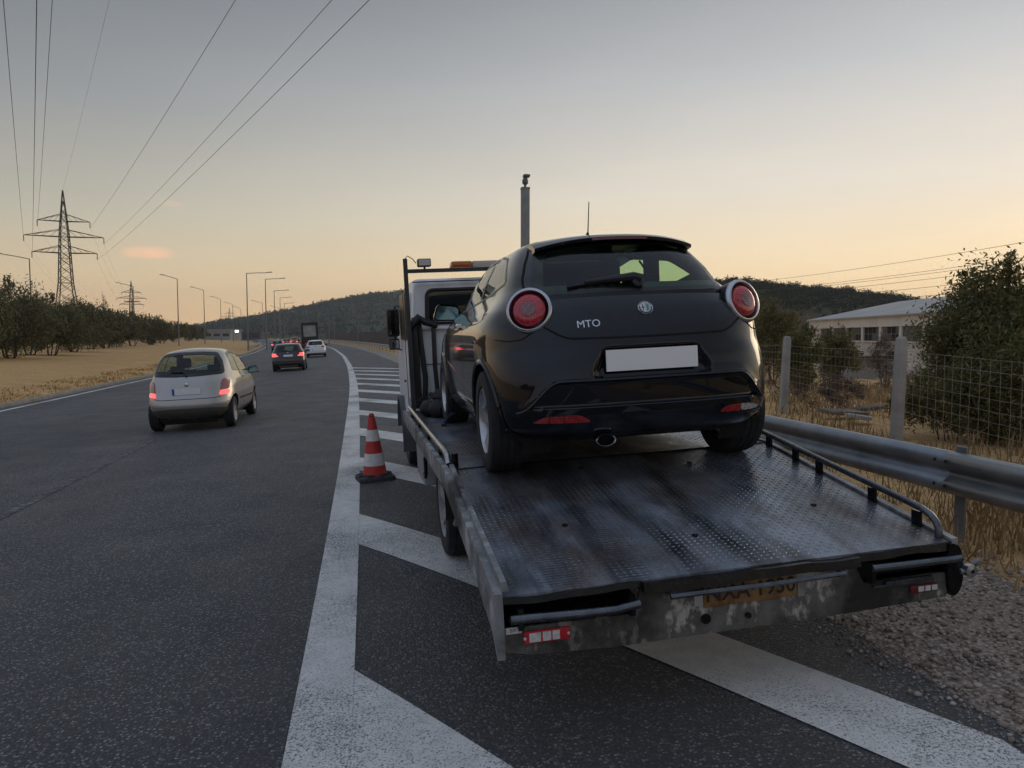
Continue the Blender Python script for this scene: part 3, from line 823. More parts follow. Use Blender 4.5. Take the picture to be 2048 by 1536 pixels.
    C.patch('reversing_lamp', rounded([(.53,.344),(.53,.382),(.61,.376),(.68,.356),(.67,.345)], .012), 'rear', WHITELENS, car, .008)
    # exhaust tip
    XM = Matrix.Translation((-.27,.085,.232)) @ Matrix.Rotation(PI/2, 4, 'X') @ Matrix.Diagonal((1.35,.80,1,1))
    ex = MB().lathe([(.036,-.06),(.041,.0),(.043,.03),(.040,.034),(.037,.03),(.035,-.05)], 28, XM).build('exhaust_tip', CHROME, car, 60)
    MB().lathe([(.0355,-.045),(.001,-.05)], 24, XM).build('exhaust_bore', GAP, ex)
    MB().tube([(-.27,.16,.232),(-.27,.5,.26),(-.1,.8,.30),(0,1.6,.26)], .03, 10).box(-.45,.1,.35,.60,.225,.32, bev=.04).build('silencer', UNDER, car)
    # floor pan, beam axle
    MB().box(-.60,.60,.28,3.75,.20,.36, bev=.05).tube([(-.68,.66,.30),(.68,.66,.30)], .035).build('underbody', UNDER, car)
    # cabin
    MB().box(-.60,.60,.62,3.0,.36,.50).box(-.60,.60,.45,.62,.36,.98).box(-.62,.62,2.62,2.95,.5,.94, bev=.05).box(-.58,.58,1.10,1.16,.5,1.0, bev=.03).build('cabin_trim', DARK, car)
    for sg in (-1, 1): MB().box(min(sg*.47,sg*.525),max(sg*.47,sg*.525),1.17,1.36,.9,1.335, bev=.012).build('pillar_trim', DARK, car)
    seat(car, -.36, 1.9, .50); seat(car, .36, 1.9, .50)
    MB().box(-.55,.55,1.02,1.12,.5,1.03, bev=.05).build('rear_bench', DARK, car)
    for x in (-.33,.33): MB().box(x-.13,x+.13,1.0,1.08,1.04,1.19, bev=.035).build('rear_headrest', DARK, car)
    MB().tube([(-.36+.17*math.cos(a), 2.48+.05*math.sin(a), .93+.17*math.sin(a)) for a in np.linspace(0, 2*PI, 24)], .014, 6).build('steering_wheel', BLACKPL, car)
    return car
mito = build_hatch_on_bed()
# ------------------------------------------------------------------ tow truck
def dz(y): return DZ0+(DZ1-DZ0)*y/BEND if y < BEND else DZ1
def m_deck(t):
    a = t.noise(2.1, 6, .62, dist=.4); b = t.noise(.8, 4, vec=t.mapping(scale=(2.6,.55,1))); fine = t.noise(70, 4, .7)
    sx = t.n('ShaderNodeSeparateXYZ'); t.link(t.coord(), sx.inputs[0])
    c = t.mix(t.ramp(a, [(.35,0.),(.68,1.)]), (.18,.206,.25), (.35,.39,.455))
    rust = t.math('MULTIPLY', t.ramp(t.noise(1.5, 6, .68, vec=t.mapping(scale=(1,.6,1), loc=(3,1,0))), [(.46,0.),(.60,1.)]), .80)
    c = t.mix(rust, c, (.13,.09,.066))
    oil = t.ramp(t.noise(1.7, 5, .6, vec=t.mapping(scale=(2.2,.45,1), loc=(5.3,2.2,0))), [(.45,0.),(.62,.82)])
    c = t.mix(oil, c, (.014,.013,.013))
    # dusty tyre tracks left by loading
    wv = t.n('ShaderNodeTexWave', bands_direction='Y'); wv.inputs['Scale'].default_value = 14; wv.inputs['Distortion'].default_value = 4; wv.inputs['Detail'].default_value = 3
    t.link(t.coord(), wv.inputs['Vector'])
    tr = None
    for xc in (-.78, -.50):
        d = t.math('ABSOLUTE', t.math('SUBTRACT', t.math('ADD', sx.outputs[0], t.math('MULTIPLY', b, .12)), xc+.06)); k = t.ramp(d, [(.05, 1.), (.11, 0.)])
        tr = k if tr is None else t.math('MAXIMUM', tr, k)
    tm = t.math('MULTIPLY', t.math('MULTIPLY', tr, t.ramp(wv.outputs[0], [(.35,0.),(.75,1.)])), .55)
    c = t.mix(tm, c, (.022,.023,.026))
    c = t.mix(t.ramp(fine, [(.58,0.),(.75,.35)]), c, (.20,.21,.225))
    r = t.math('ADD', t.ramp(a, [(.3,.15),(.7,.36)]), t.math('MULTIPLY', rust, .25))
    r = t.math('SUBTRACT', r, t.math('MULTIPLY', oil, .10))
    # worn smooth and dull towards the left, still crisp to the right
    r = t.math('ADD', r, t.ramp(sx.outputs[0], [(0., .14), (.6, .0)]))
    t.bump(t.math('ADD', fine, t.math('MULTIPLY', a, 2.)), .25, .004)
    return t.p(col=c, rough=r, metal=.55)
DECK = mat('chequer plate', m_deck)
def m_dirtysteel(base, dirt, flake, name):
    def f(t):
        a = t.noise(5.5, 6, .68); b = t.noise(2.2, 5, .6, vec=t.mapping(scale=(1.2,1,2.2))); v = t.noise(11, 5, .7, vec=t.mapping(scale=(1,1,.45)))
        c = t.mix(t.ramp(a, [(.30,0.),(.66,1.)]), dirt, base)
        c = t.mix(t.ramp(t.math('ADD', t.math('MULTIPLY', v, .6), t.math('MULTIPLY', b, .5)), [(.57,0.),(.63,1.)]), c, flake)
        c = t.mix(t.ramp(t.noise(1.6, 5, .65, vec=t.mapping(loc=(4,2,7))), [(.48,0.),(.62,.88)]), c, (.016,.014,.012))
        t.bump(a, .35, .006)
        return t.p(col=c, rough=t.ramp(b, [(.3,.45),(.7,.75)]), metal=.25)
    return mat(name, f)
TAIL = m_dirtysteel((.22,.205,.18), (.065,.058,.05), (.52,.49,.43), 'grimy flaking tail plate')
SIDE = m_dirtysteel((.34,.35,.355), (.15,.15,.148), (.46,.46,.45), 'dull grey side plate')
OILY = plain('oily black steel', (.016,.017,.019), .30, metal=.6, var=.35, scale=10, bump=.3, bscale=40)
TUBE = plain('worn steel tube', (.13,.145,.165), .30, metal=.85, var=.3, scale=14)
CABW = mat('old white cab paint', lambda t: t.p(col=t.mix(t.ramp(t.noise(3, 5, vec=t.mapping(scale=(3,3,.4))), [(.45,0.),(.75,.6)]), (.84,.86,.88), (.55,.54,.52)), rough=.42, coat=.3, coatr=.2))
RACK = plain('dark rack steel', (.055,.058,.062), .5, metal=.4, var=.3)
GREYP = plain('pale beacon housing', (.55,.53,.48), .5, var=.1)

bed = MB().prism([(0,DZ0),(BEND,DZ1),(DLEN,DZ1),(DLEN,DZ1-.05),(BEND,DZ1-.05),(0,DZ0-.03)], -HWD+.035, HWD-.035, 'x').build('bed', DECK, truck, 20)
# raised tread lugs, more worn down on the left
def lugs():
    sp = .031; V = []; F = []
    nx = int((2*HWD-.12)/sp); ny = int((DLEN-.08)/sp)
    base = np.array([(-.0125,0),(-.004,-.0042),(.004,-.0042),(.0125,0),(.004,.0042),(-.004,.0042)])
    for j in range(ny):
        y = .05+j*sp
        for i in range(nx):
            x = -HWD+.06+i*sp
            a = PI/4 if (i+j) % 2 else -PI/4
            wear = .5+.5*math.tanh((x+.05+.35*math.sin(y*2.3+1)+.25*math.sin(x*7+y*5))*2.2)
            h = (.0013+.0019*wear)*(.55+.45*math.sin(x*5.1+2.2*math.sin(y*3.3))*math.sin(y*4.7+x*2.1)+.35*random.random())
            if y > 3.2 and (i % 2 or j % 2): continue
            ca, sa = math.cos(a), math.sin(a); z = dz(y); k = len(V)
            for (u, v) in base: V.append((x+u*ca-v*sa, y+u*sa+v*ca, z-.0005))
            for (u, v) in ((-.006,0),(.006,0)): V.append((x+u*ca-v*sa, y+u*sa+v*ca, z+h))
            F += [(k,k+1,k+6,k+6),(k+1,k+2,k+7,k+6),(k+2,k+3,k+7,k+7),(k+3,k+4,k+7,k+7),(k+4,k+5,k+6,k+7),(k+5,k,k+6,k+6)]
    F = [tuple(dict.fromkeys(f)) for f in F]
    o = obj_from('tread_lugs', V, F, mat('polished lug steel', lambda t: t.p(col=t.mix(t.ramp(t.noise(1.6, 5, .65), [(.40,0.),(.62,1.)]), (.16,.165,.175), (.48,.52,.58)), rough=t.ramp(t.noise(3, 4), [(.3,.28),(.7,.5)]), metal=.75)), truck); o.data.shade_smooth(); o['kind'] = 'stuff'
lugs()
# weld seam where the tail bends down
MB().tube([(-1.05,BEND,DZ1+.001),(1.05,BEND,DZ1+.001)], .006, 6).build('weld_seam', OILY, truck)
# bolts that hold the bed
for (x, y) in ((-.28,1.42),(.40,1.35),(-.62,.62),(.72,.55),(-.05,.35)):
    MB().lathe([(.016,0),(.016,.006),(.010,.009),(.001,.009)], 10, Matrix.Translation((x,y,dz(y)))).build('bed_bolt', OILY, truck)
# side plates: deep at the tail, tapering forward
for sg in (-1, 1):
    x0, x1 = sorted((sg*(HWD-.034), sg*HWD))
    if sg < 0: poly = [(0,DZ0+.012),(-.004,.47),(.0,.345),(.10,.43),(.55,.54),(BEND,DZ1-.115),(DLEN,DZ1-.115),(DLEN,DZ1+.012),(BEND,DZ1+.012)]
    else: poly = [(0,DZ0+.012),(0,.36),(.10,.43),(.55,.54),(BEND,DZ1-.115),(DLEN,DZ1-.115),(DLEN,DZ1+.012),(BEND,DZ1+.012)]
    MB().prism(poly, x0, x1, 'x').build('side_plate', SIDE, truck, 20)
# left: folded flange along the tail, then a tube rail
fl = MB()
for (y0, y1) in ((.04, BEND-.02),):
    n = 10
    for i in range(n):
        a, b = y0+(y1-y0)*i/n, y0+(y1-y0)*(i+1)/n
        fl.add([(-1.066,a,dz(a)),(-1.030,a,dz(a)),(-1.040,a,dz(a)+.042),(-1.066,a,dz(a)+.042),(-1.066,b,dz(b)),(-1.030,b,dz(b)),(-1.040,b,dz(b)+.042),(-1.066,b,dz(b)+.042)], [(0,1,2,3),(7,6,5,4),(0,4,5,1),(1,5,6,2),(2,6,7,3),(3,7,4,0)])
fl.build('edge_flange', SIDE, truck, 20)
lr = MB().tube([(-1.05,1.74,DZ1+.01),(-1.05,1.78,DZ1+.055),(-1.05,1.86,DZ1+.07),(-1.05,3.0,DZ1+.07),(-1.05,4.95,DZ1+.07)], .020, 10)
lr.build('side_rail', plain('bright rail tube', (.42,.43,.44), .28, metal=.9, var=.25, scale=16), truck, 60)
for y in (2.2,3.0,3.8,4.6): MB().box(-1.062,-1.038,y-.03,y+.03,DZ1,DZ1+.06).build('rail_bracket', OILY, truck)
MB().tube([(-1.02,1.66,DZ1),(-1.02,1.66,DZ1+.09)], .022, 8).build('rail_stop', OILY, truck)
# right: tube rail on brackets, bent down at the tail
pts = [(1.05,.06,dz(.06)+.0),(1.05,.06,dz(.06)+.03),(1.05,.075,dz(.1)+.06),(1.05,.11,dz(.11)+.085),(1.05,.17,dz(.17)+.095),(1.05,BEND,DZ1+.075),(1.05,4.9,DZ1+.07)]
MB().tube(pts, .017, 10).build('side_rail', TUBE, truck, 60)
for y in (.20,.52,.98,1.22,1.52,2.4,3.4,4.4): MB().box(1.042,1.056,y-.028,y+.028,dz(y)-.002,dz(y)+.072).build('rail_bracket', OILY, truck)
# tail: bent lip, plate, recesses with step tubes
def wavy(x): return .004*math.sin(x*9)+.003*math.sin(x*23+1)
lip = MB()
for (xa, xb, y0, z0, z1) in ((-1.066,-.47,-.012,.578,.604),(-.47,.56,-.040,.560,.600),(.56,1.066,-.012,.572,.604)):
    n = 12
    for i in range(n):
        a, b = xa+(xb-xa)*i/n, xa+(xb-xa)*(i+1)/n
        wa, wb = wavy(a), wavy(b)
        lip.add([(a,y0,z0+wa),(a,.05,z0),(a,.05,z1+.004),(a,y0+.008,z1+wa),(b,y0,z0+wb),(b,.05,z0),(b,.05,z1+.004),(b,y0+.008,z1+wb)], [(0,1,2,3),(7,6,5,4),(0,4,5,1),(1,5,6,2),(2,6,7,3),(3,7,4,0)])
lip.build('tail_lip', OILY, truck, 30)
MB().prism([(-1.066,.378),(-.95,.352),(-.55,.335),(.55,.338),(1.03,.352),(1.066,.39),(1.066,.468),(.60,.468),(.545,.576),(-.475,.576),(-.50,.468),(-1.066,.475)], .0, .012, 'y').build('tail_plate', TAIL, truck)
for (xa, xb) in ((-1.06,-.50),(.60,1.06)):
    MB().box(xa,xb,.16,.17,.44,.585).box(xa,xb,.012,.16,.458,.468).build('step_recess', OILY, truck)
    st = MB()
    for k in range(5):
        st.box(xa+.02,xb-.02,.03+.022*k,.036+.022*k,.487,.502)
    for k in range(7):
        x = xa+.04+(xb-xa-.08)*k/6; st.box(x-.003,x+.003,.03,.125,.484,.50)
    st.build('step_grating', OILY, truck)
MB().tube([(-1.045,-.035,.523),(-.98,-.035,.522),(-.75,-.035,.512),(-.60,-.035,.508),(-.49,-.030,.520)], .019, 10).build('step_tube', TUBE, truck, 60)
MB().tube([(.62,-.03,.541),(1.09,-.03,.536)], .017, 10).build('step_tube', TUBE, truck, 60)
MB().box(.64,.96,-.012,.0,.440,.452).box(.70,.95,-.02,-.004,.452,.468).build('step_bracket', TUBE, truck)
for x in (-1.0,-.52,.63,1.03): MB().box(x-.012,x+.012,-.03,.16,.47,.56).build('step_gusset', OILY, truck)
MB().tube([(-.36,-.052,.540),(.10,-.052,.5385),(.47,-.052,.543)], .011, 8).box(-.36,-.34,-.05,.0,.542,.556).box(.45,.47,-.05,.0,.542,.556).build('tail_bar', TUBE, truck)
MB().lathe([(.022,0),(.022,.01),(.001,.01)], 12, Matrix.Translation((-.18,0,.405)) @ Matrix.Rotation(PI/2, 4, 'X')).build('stain_disc', OILY, truck)  # dark disc added for a round dark stain, no real fitting
MB().lathe([(.014,0),(.014,.012),(.001,.012)], 8, Matrix.Translation((.02,0,.395)) @ Matrix.Rotation(PI/2, 4, 'X')).build('tail_bolt', OILY, truck)
# plate
ORANGE = m_dirtysteel((.28,.145,.045), (.13,.065,.022), (.32,.18,.07), 'faded orange plate')
npl = MB().box(-.19,.255,-.012,-.004,.456,.572, bev=.003).build('license_plate', ORANGE, truck)
RX = Matrix.Translation((.033,-.0125,.510)) @ Matrix.Rotation(PI/2, 4, 'X')
text_mesh('plate_lettering', 'NXA·1930', .098, plain('plate black', (.02,.018,.016), .6), npl, RX, .001, .0012)
MB().box(-.235,-.195,-.014,-.004,.468,.53).build('plate_patch', plain('chalky patch', (.40,.38,.35), .8, var=.3), npl)
MB().box(.258,.292,-.014,-.004,.452,.525).build('plate_patch', plain('grey patch', (.26,.25,.23), .8, var=.3), npl)
# side markers and stickers
WSTRIP = plain('white reflective strip', (.62,.61,.58), .4, var=.25, scale=60)
RSTRIP = plain('red reflective strip', (.55,.02,.03), .35, var=.15, scale=20)
def marker(x0, x1, z0, z1, cells, name='side_marker'):
    o = MB().box(x0,x1,-.014,.0,z0,z1, bev=.003).build(name, RSTRIP, truck)
    for (a, b) in cells: MB().box(x0+(x1-x0)*a,x0+(x1-x0)*b,-.0165,-.013,z0+.006,z1-.006).build('marker_cell', WSTRIP, o)
    return o
mk = marker(-.988,-.792,.405,.455, [(.11,.36),(.40,.58),(.61,.77)])
for x in (-.985,-.80): MB().lathe([(.006,0),(.006,.004),(.0005,.006)], 10, Matrix.Translation((x,-.014,.43)) @ Matrix.Rotation(PI/2, 4, 'X')).build('marker_screw', WSTRIP, mk)
mr_ = marker(.835,.978,.392,.428, [(.27,.47),(.52,.72),(.77,.97)]); mr_.data.materials[0] = plain('dull dark red strip', (.14,.012,.014), .5)
stk = MB().box(-1.060,-.995,-.004,.0,.452,.478).build('white_sticker', plain('scuffed white sticker', (.62,.61,.58), .6, var=.4, scale=40), truck)
text_mesh('sticker_lettering', 'BR', .024, plain('sticker grey', (.12,.12,.12), .7), stk, Matrix.Translation((-1.032,-.0045,.465)) @ Matrix.Rotation(PI/2, 4, 'X'), .0006)
# right tail corner with tie hook
MB().prism(chaikin([(1.03,.352),(1.09,.365),(1.115,.45),(1.105,.575),(1.07,.604),(1.03,.604)], 2), -.02, .10, 'y').build('tail_corner', OILY, truck)
MB().tube([(1.09,-.02,.47),(1.17,-.02,.47),(1.19,-.02,.49),(1.17,-.02,.51)], .014, 8).lathe([(.03,0),(.03,.03),(.01,.035)], 14, Matrix.Translation((1.13,-.02,.475)) @ Matrix.Rotation(PI/2, 4, 'X')).build('tie_hook', plain('bright hook', (.45,.46,.47), .3, metal=.9), truck)
# chassis
MB().box(-.45,-.35,1.15,7.2,.46,.66).box(.35,.45,1.15,7.2,.46,.66).build('chassis_rail', UNDER, truck)
for y in (.25,1.1,1.9,3.6,4.9): MB().box(-1.02,1.02,y-.035,y+.035,dz(y)-.12,dz(y)-.052).build('cross_member', UNDER, truck)
MB().tube([(-.8,2.72,.38),(.8,2.72,.38)], .07, 12).lathe([(.16,-.15),(.19,0),(.16,.15)], 16, Matrix.Translation((0,2.72,.38))).build('rear_axle', UNDER, truck)
STEELW = plain('painted steel wheel', (.30,.30,.29), .55, metal=.2, var=.25)
for sg in (-1, 1):
    wheel(truck, sg*.905, 2.70, .385, .385, .21, sg, 6, STEELW, double=False)
    wheel(truck, sg*.665, 2.70, .385, .385, .21, sg, 6, STEELW, double=False)
    wheel(truck, sg*.87, 6.85, .385, .385, .21, sg, 6, STEELW, double=False)
    # diagonal stay behind the wheel and a mud flap
    MB().tube([(sg*1.0,1.95,.42),(sg*1.03,1.35,.70)], .02, 6).build('stay', SIDE, truck)
    MB().box(min(sg*.62,sg*1.04),max(sg*.62,sg*1.04),2.16,2.17,.40,.74).build('mud_flap', RUBBER, truck)
    # locker, hook bar and front mudguard along the flank
    a, b = sorted((sg*.70, sg*1.055)); MB().box(a,b,3.55,4.25,.36,.70, bev=.02).build('side_locker', plain('dull grey locker', (.27,.28,.29), .5, var=.2), truck)
    MB().tube([(sg*1.06,3.30,.66),(sg*1.06,3.30,.52),(sg*1.06,3.36,.48),(sg*1.06,3.42,.50)], .016, 8).build('side_hook', OILY, truck)
    arc = [(6.85+math.cos(t)*.50, .40+math.sin(t)*.50) for t in np.linspace(.1, PI+.35, 18)]; arc2 = [(6.85+math.cos(t)*.47, .40+math.sin(t)*.47) for t in np.linspace(PI+.35, .1, 18)]
    MB().prism(arc+arc2, min(sg*.70,sg*1.05), max(sg*.70,sg*1.05), 'x').build('mudguard', plain('grey plastic mudguard', (.09,.095,.10), .6), truck, 40)
MB().tube([(-1.07,4.45,.74),(-1.07,5.15,.80)], .016, 6).build('stay', SIDE, truck)
# cab: rear wall, sides, raked windscreen
cabp = rounded([(5.50,.92),(5.50,2.22),(5.56,2.295),(6.75,2.32),(6.95,2.25),(7.42,1.62),(7.52,1.1),(7.52,.62),(6.2,.62),(6.1,.92)], .08)
cab = empty('cab', parent=truck)
n = len(cabp); V = []; F = []
lv = [(-.985,.0),(-.97,-.03),(-.93,-.06)]
def cabx(z): return .985-.10*sstep(1.65,2.32,z)
for k, ins in ((0,.045),(1,.0),(2,.0),(3,.045)):
    sgx = -1 if k < 2 else 1
    pp = shrink(cabp, ins)
    for (y, z) in pp: V.append((sgx*(cabx(z)-(0 if ins else .045)+(0 if ins else 0)) if ins else sgx*(cabx(z)-.03), y, z))
rings = [shrink(cabp, .04), shrink(cabp, .012), cabp, cabp, shrink(cabp, .012), shrink(cabp, .04)]
xs_ = [(-1,0),(-1,.012),(-1,.045),(1,.045),(1,.012),(1,0)]
V = []
for pp, (sgx, ins) in zip(rings, xs_):
    for (y, z) in pp: V.append((sgx*(cabx(z)-ins), y, z))
for r_ in range(5):
    for j in range(n): F.append((r_*n+j, r_*n+(j+1) % n, (r_+1)*n+(j+1) % n, (r_+1)*n+j))
F += [tuple(range(n))[::-1], tuple(5*n+j for j in range(n))]
cbm = MB().add(V, F).build('cab_shell', CABW, cab, 35)
def wallpatch(name, poly, y0, y1, m, parent): return MB().prism(poly, y0, y1, 'y').build(name, m, parent)
rw = rounded([(-.755,1.805),(.755,1.805),(.74,2.155),(-.74,2.155)], .07)
gl = wallpatch('cab_rear_window', rw, 5.486, 5.494, m_glass('dark cab glass', (.45,.48,.48)), cab)
wallpatch('cab_window_dark', shrink(rw, .02), 5.4955, 5.4985, plain('cab interior behind glass', (.24,.235,.22), .8, var=.4, scale=2), gl)
ro, ri = shrink(rw, -.028), shrink(rw, .012)
sm = MB(); V = []; F = []; n2 = len(ro)
for (a, b), (c, d) in zip(ro, ri): V += [(a, 5.499, b), (a, 5.478, b), ((a+c)/2, 5.470, (b+d)/2), (c, 5.480, d), (c, 5.499, d)]
for i in range(n2):
    j = (i+1) % n2
    for k in range(4): F.append((i*5+k, j*5+k, j*5+k+1, i*5+k+1))
sm.add(V, F).build('window_rubber', SEAL, gl, 50)
MB().box(-.88,.88,5.455,5.499,1.722,1.756, bev=.008).build('cab_ledge', CABW, cab)
MB().box(-.9,.9,5.47,5.5,2.252,2.262).box(-.955,.955,5.490,5.5,1.335,1.341).box(-.955,.955,5.49,5.5,1.0,1.006).build('cab_seam', GAP, cab)
for sg in (-1, 1):
    MB().prism(rounded([(5.95,1.62),(7.16,1.62),(6.86,2.18),(5.95,2.18)], .06), sg*.93 if sg > 0 else -.965, .965 if sg > 0 else -.93, 'x').build('cab_side_window', SEAL, cab)
    MB().box(min(sg*.984,sg*.99), max(sg*.984,sg*.99), 5.88,5.888,.8,2.2).build('door_gap', GAP, cab)
MB().prism([(6.98,2.20),(7.42,1.64),(7.432,1.65),(6.99,2.21)], -.80, .80, 'x').build('windscreen', m_glass('dark cab glass', (.16,.18,.18)), cab)
# exhaust/air pipes and cables up the back of the cab
MB().tube([(-.70,5.44,1.745),(-.70,5.43,1.70),(-.705,5.43,1.3),(-.69,5.43,.98)], .026, 8).build('drain_pipe', BLACKPL, truck)
MB().tube([(-.915,5.40,.86),(-.915,5.40,1.45),(-.92,5.40,1.72),(-.90,5.41,1.86)], [.045,.044,.042,.04], 10).build('intake_duct', BLACKPL, truck, 60)
MB().tube([(-.84,5.43,.88),(-.82,5.42,1.2),(-.85,5.42,1.6),(-.86,5.43,1.83)], .030, 8).build('hose', BLACKPL, truck)
MB().tube([(-.98,5.38,1.74),(-.86,5.36,1.86),(-.80,5.38,1.81),(-.66,5.42,1.76)], [.045,.050,.04,.025], 10).build('intake_hood', BLACKPL, truck, 60)
MB().box(-.25,-.02,5.36,5.47,.86,1.12, bev=.01).build('control_box', OILY, truck)
# headboard rack with work lamp and beacon bar
rack = MB()
for sg in (-1, 1): rack.box(min(sg*.955,sg*1.0),max(sg*.955,sg*1.0),5.30,5.345,DZ1-.03,2.50)
rack.box(-.955,.955,5.30,5.345,2.345,2.385).build('headboard_rack', RACK, truck)
wl = MB().box(-.845,-.70,5.28,5.40,2.41,2.495, bev=.012).tube([(-.77,5.33,2.385),(-.77,5.33,2.42)], .012).build('work_lamp', RACK, truck)
MB().box(-.835,-.71,5.274,5.281,2.42,2.487).build('work_lamp_glass', WHITELENS, wl)
MB().tube([(-.978,5.32,2.50),(-.95,5.32,2.53),(-.90,5.32,2.50),(-.86,5.33,2.45)], .005, 6).build('lamp_cable', BLACKPL, wl)
bb = empty('beacon_bar', parent=truck)
MB().box(-.455,.455,5.50,5.72,2.385,2.405, bev=.005).build('beacon_base', GREYP, bb)
MB().box(-.45,-.21,5.51,5.71,2.405,2.478, bev=.02).build('beacon_lens', AMBER, bb)
MB().box(.21,.45,5.51,5.71,2.405,2.478, bev=.02).build('beacon_lens', AMBER, bb)
MB().box(-.208,.208,5.515,5.705,2.405,2.476, bev=.012).build('beacon_centre', GREYP, bb)
# mirrors on arms
for sg in (-1, 1):
    mr = MB().box(min(sg*.975,sg*1.135),max(sg*.975,sg*1.135),6.94,7.02,1.66,2.02, bev=.03).build('wing_mirror', BLACKPL, truck)
    MB().box(min(sg*.99,sg*1.12),max(sg*.99,sg*1.12),6.934,6.942,1.685,1.995).build('mirror_glass', plain('dark mirror glass', (.10,.11,.12), .05, metal=1.0, var=.02), mr)
    MB().box(min(sg*.985,sg*1.12),max(sg*.985,sg*1.12),6.95,7.0,1.49,1.635, bev=.02).build('lower_mirror', BLACKPL, mr)
    MB().box(min(sg*1.0,sg*1.105),max(sg*1.0,sg*1.105),6.944,6.952,1.51,1.615).build('mirror_glass', plain('pale mirror glass', (.55,.58,.6), .04, metal=1.0, var=.02), mr)
    MB().tube([(sg*.93,7.0,2.05),(sg*1.02,7.0,2.05),(sg*1.04,7.0,1.5),(sg*.94,7.0,1.48)], .013, 8).build('mirror_arm', BLACKPL, mr)
MB().box(-1.01,-.985,6.1,6.14,1.115,1.145).build('side_repeater', REDOFF, truck)
# winch between bed and cab
wi = MB().lathe([(.12,-.30),(.12,-.28),(.075,-.28),(.075,.28),(.12,.28),(.12,.30)], 18, Matrix.Translation((.1,5.05,DZ1+.14)) @ Matrix.Rotation(PI/2, 4, 'Y'))
wi.box(-.24,-.20,4.92,5.2,DZ1,DZ1+.30).box(.40,.44,4.92,5.2,DZ1,DZ1+.30)
wi.build('winch', OILY, truck)
MB().tube([(-.15+.07*math.cos(a*1.0)*1, 5.05+.085*math.cos(a), DZ1+.14+.085*math.sin(a)) for a in np.linspace(0, 2*PI*5, 80)], .008, 5).build('winch_rope', UNDER, truck)
for k, (x, y, r) in enumerate(((-.86,4.8,.07),(-.72,4.95,.085),(-.60,4.75,.06))):
    MB().lathe([(r,0),(r*1.05,.05),(r*.8,.11),(.01,.13)], 12, Matrix.Translation((x,y,DZ1))).build('chain_heap', OILY, truck)
ch = MB()
for k in range(26):
    t = k/25; x = -.98+.42*t+.02*math.sin(k); y = 4.85+.12*math.sin(k*.7); z = DZ1+.11+.09*math.sin(t*PI)
    ch.lathe([(.016,-.005),(.021,0),(.016,.005),(.011,0)], 8, Matrix.Translation((x,y,z)) @ Euler((k*1.57,.3*k,0)).to_matrix().to_4x4(), close=True)
ch.build('chain', OILY, truck)
# ratchet straps lying on the bed, things of their own
def onbed(name, mb, m, label, cat, kids=()):
    e = empty(name); e.rotation_mode = 'QUATERNION'; e.matrix_world = TM; e.rotation_quaternion = truck.rotation_quaternion; e.location = truck.location
    tag(e, label, cat)
    mb.build('webbing', m, e)
    for nm, b, mm in kids: b.build(nm, mm, e)
    return e
BLUE = plain('blue strap webbing', (.06,.14,.26), .8, var=.25, scale=30)
sb = MB().box(-.022,.022,-.10,.10,-.006,.006, Matrix.Translation((-.715,4.05,DZ1+.155)) @ Euler((R(-38),R(10),R(20))).to_matrix().to_4x4())
sb.box(-.02,.02,-.12,.12,-.002,.002, Matrix.Translation((-.775,3.86,DZ1+.06)) @ Euler((R(-28),0,R(16))).to_matrix().to_4x4())
onbed('ratchet_strap', sb, BLUE, 'blue ratchet strap standing at the front left wheel of the black hatchback', 'strap',
      [('ratchet', MB().box(-.03,.03,-.06,.06,-.02,.02, Matrix.Translation((-.70,4.17,DZ1+.235)) @ Euler((R(-30),0,R(20))).to_matrix().to_4x4(), bev=.008).tube([(-.74,4.16,DZ1+.21),(-.64,4.2,DZ1+.24)], .012), plain('ratchet steel', (.30,.31,.32), .35, metal=.8)),
       ('hook', MB().tube([(-.80,3.76,DZ1+.03),(-.83,3.70,DZ1+.015),(-.86,3.72,DZ1+.015)], .01), OILY)])
cb = MB()
for (x, y, z, r) in ((-.80,4.45,.09,.10),(-.70,4.55,.12,.11),(-.88,4.60,.08,.09),(-.62,4.45,.08,.09),(-.76,4.52,.20,.09)):
    bm_ = bmesh.new(); bmesh.ops.create_icosphere(bm_, subdivisions=2, radius=r)
    for v in bm_.verts: v.co *= 1+.25*math.sin(v.co.x*60+x*9)*math.sin(v.co.y*50)*math.sin(v.co.z*55+y)
    bm_.verts.index_update(); cb.add([v.co+Vector((x,y,DZ1+z)) for v in bm_.verts], [[v.index for v in f.verts] for f in bm_.faces]); bm_.free()
onbed('black_tarp', cb, plain('black crumpled tarp', (.012,.012,.013), .7, var=.4, bump=.6, bscale=25), 'crumpled black tarpaulin heaped on the bed in front of the cab', 'tarpaulin')

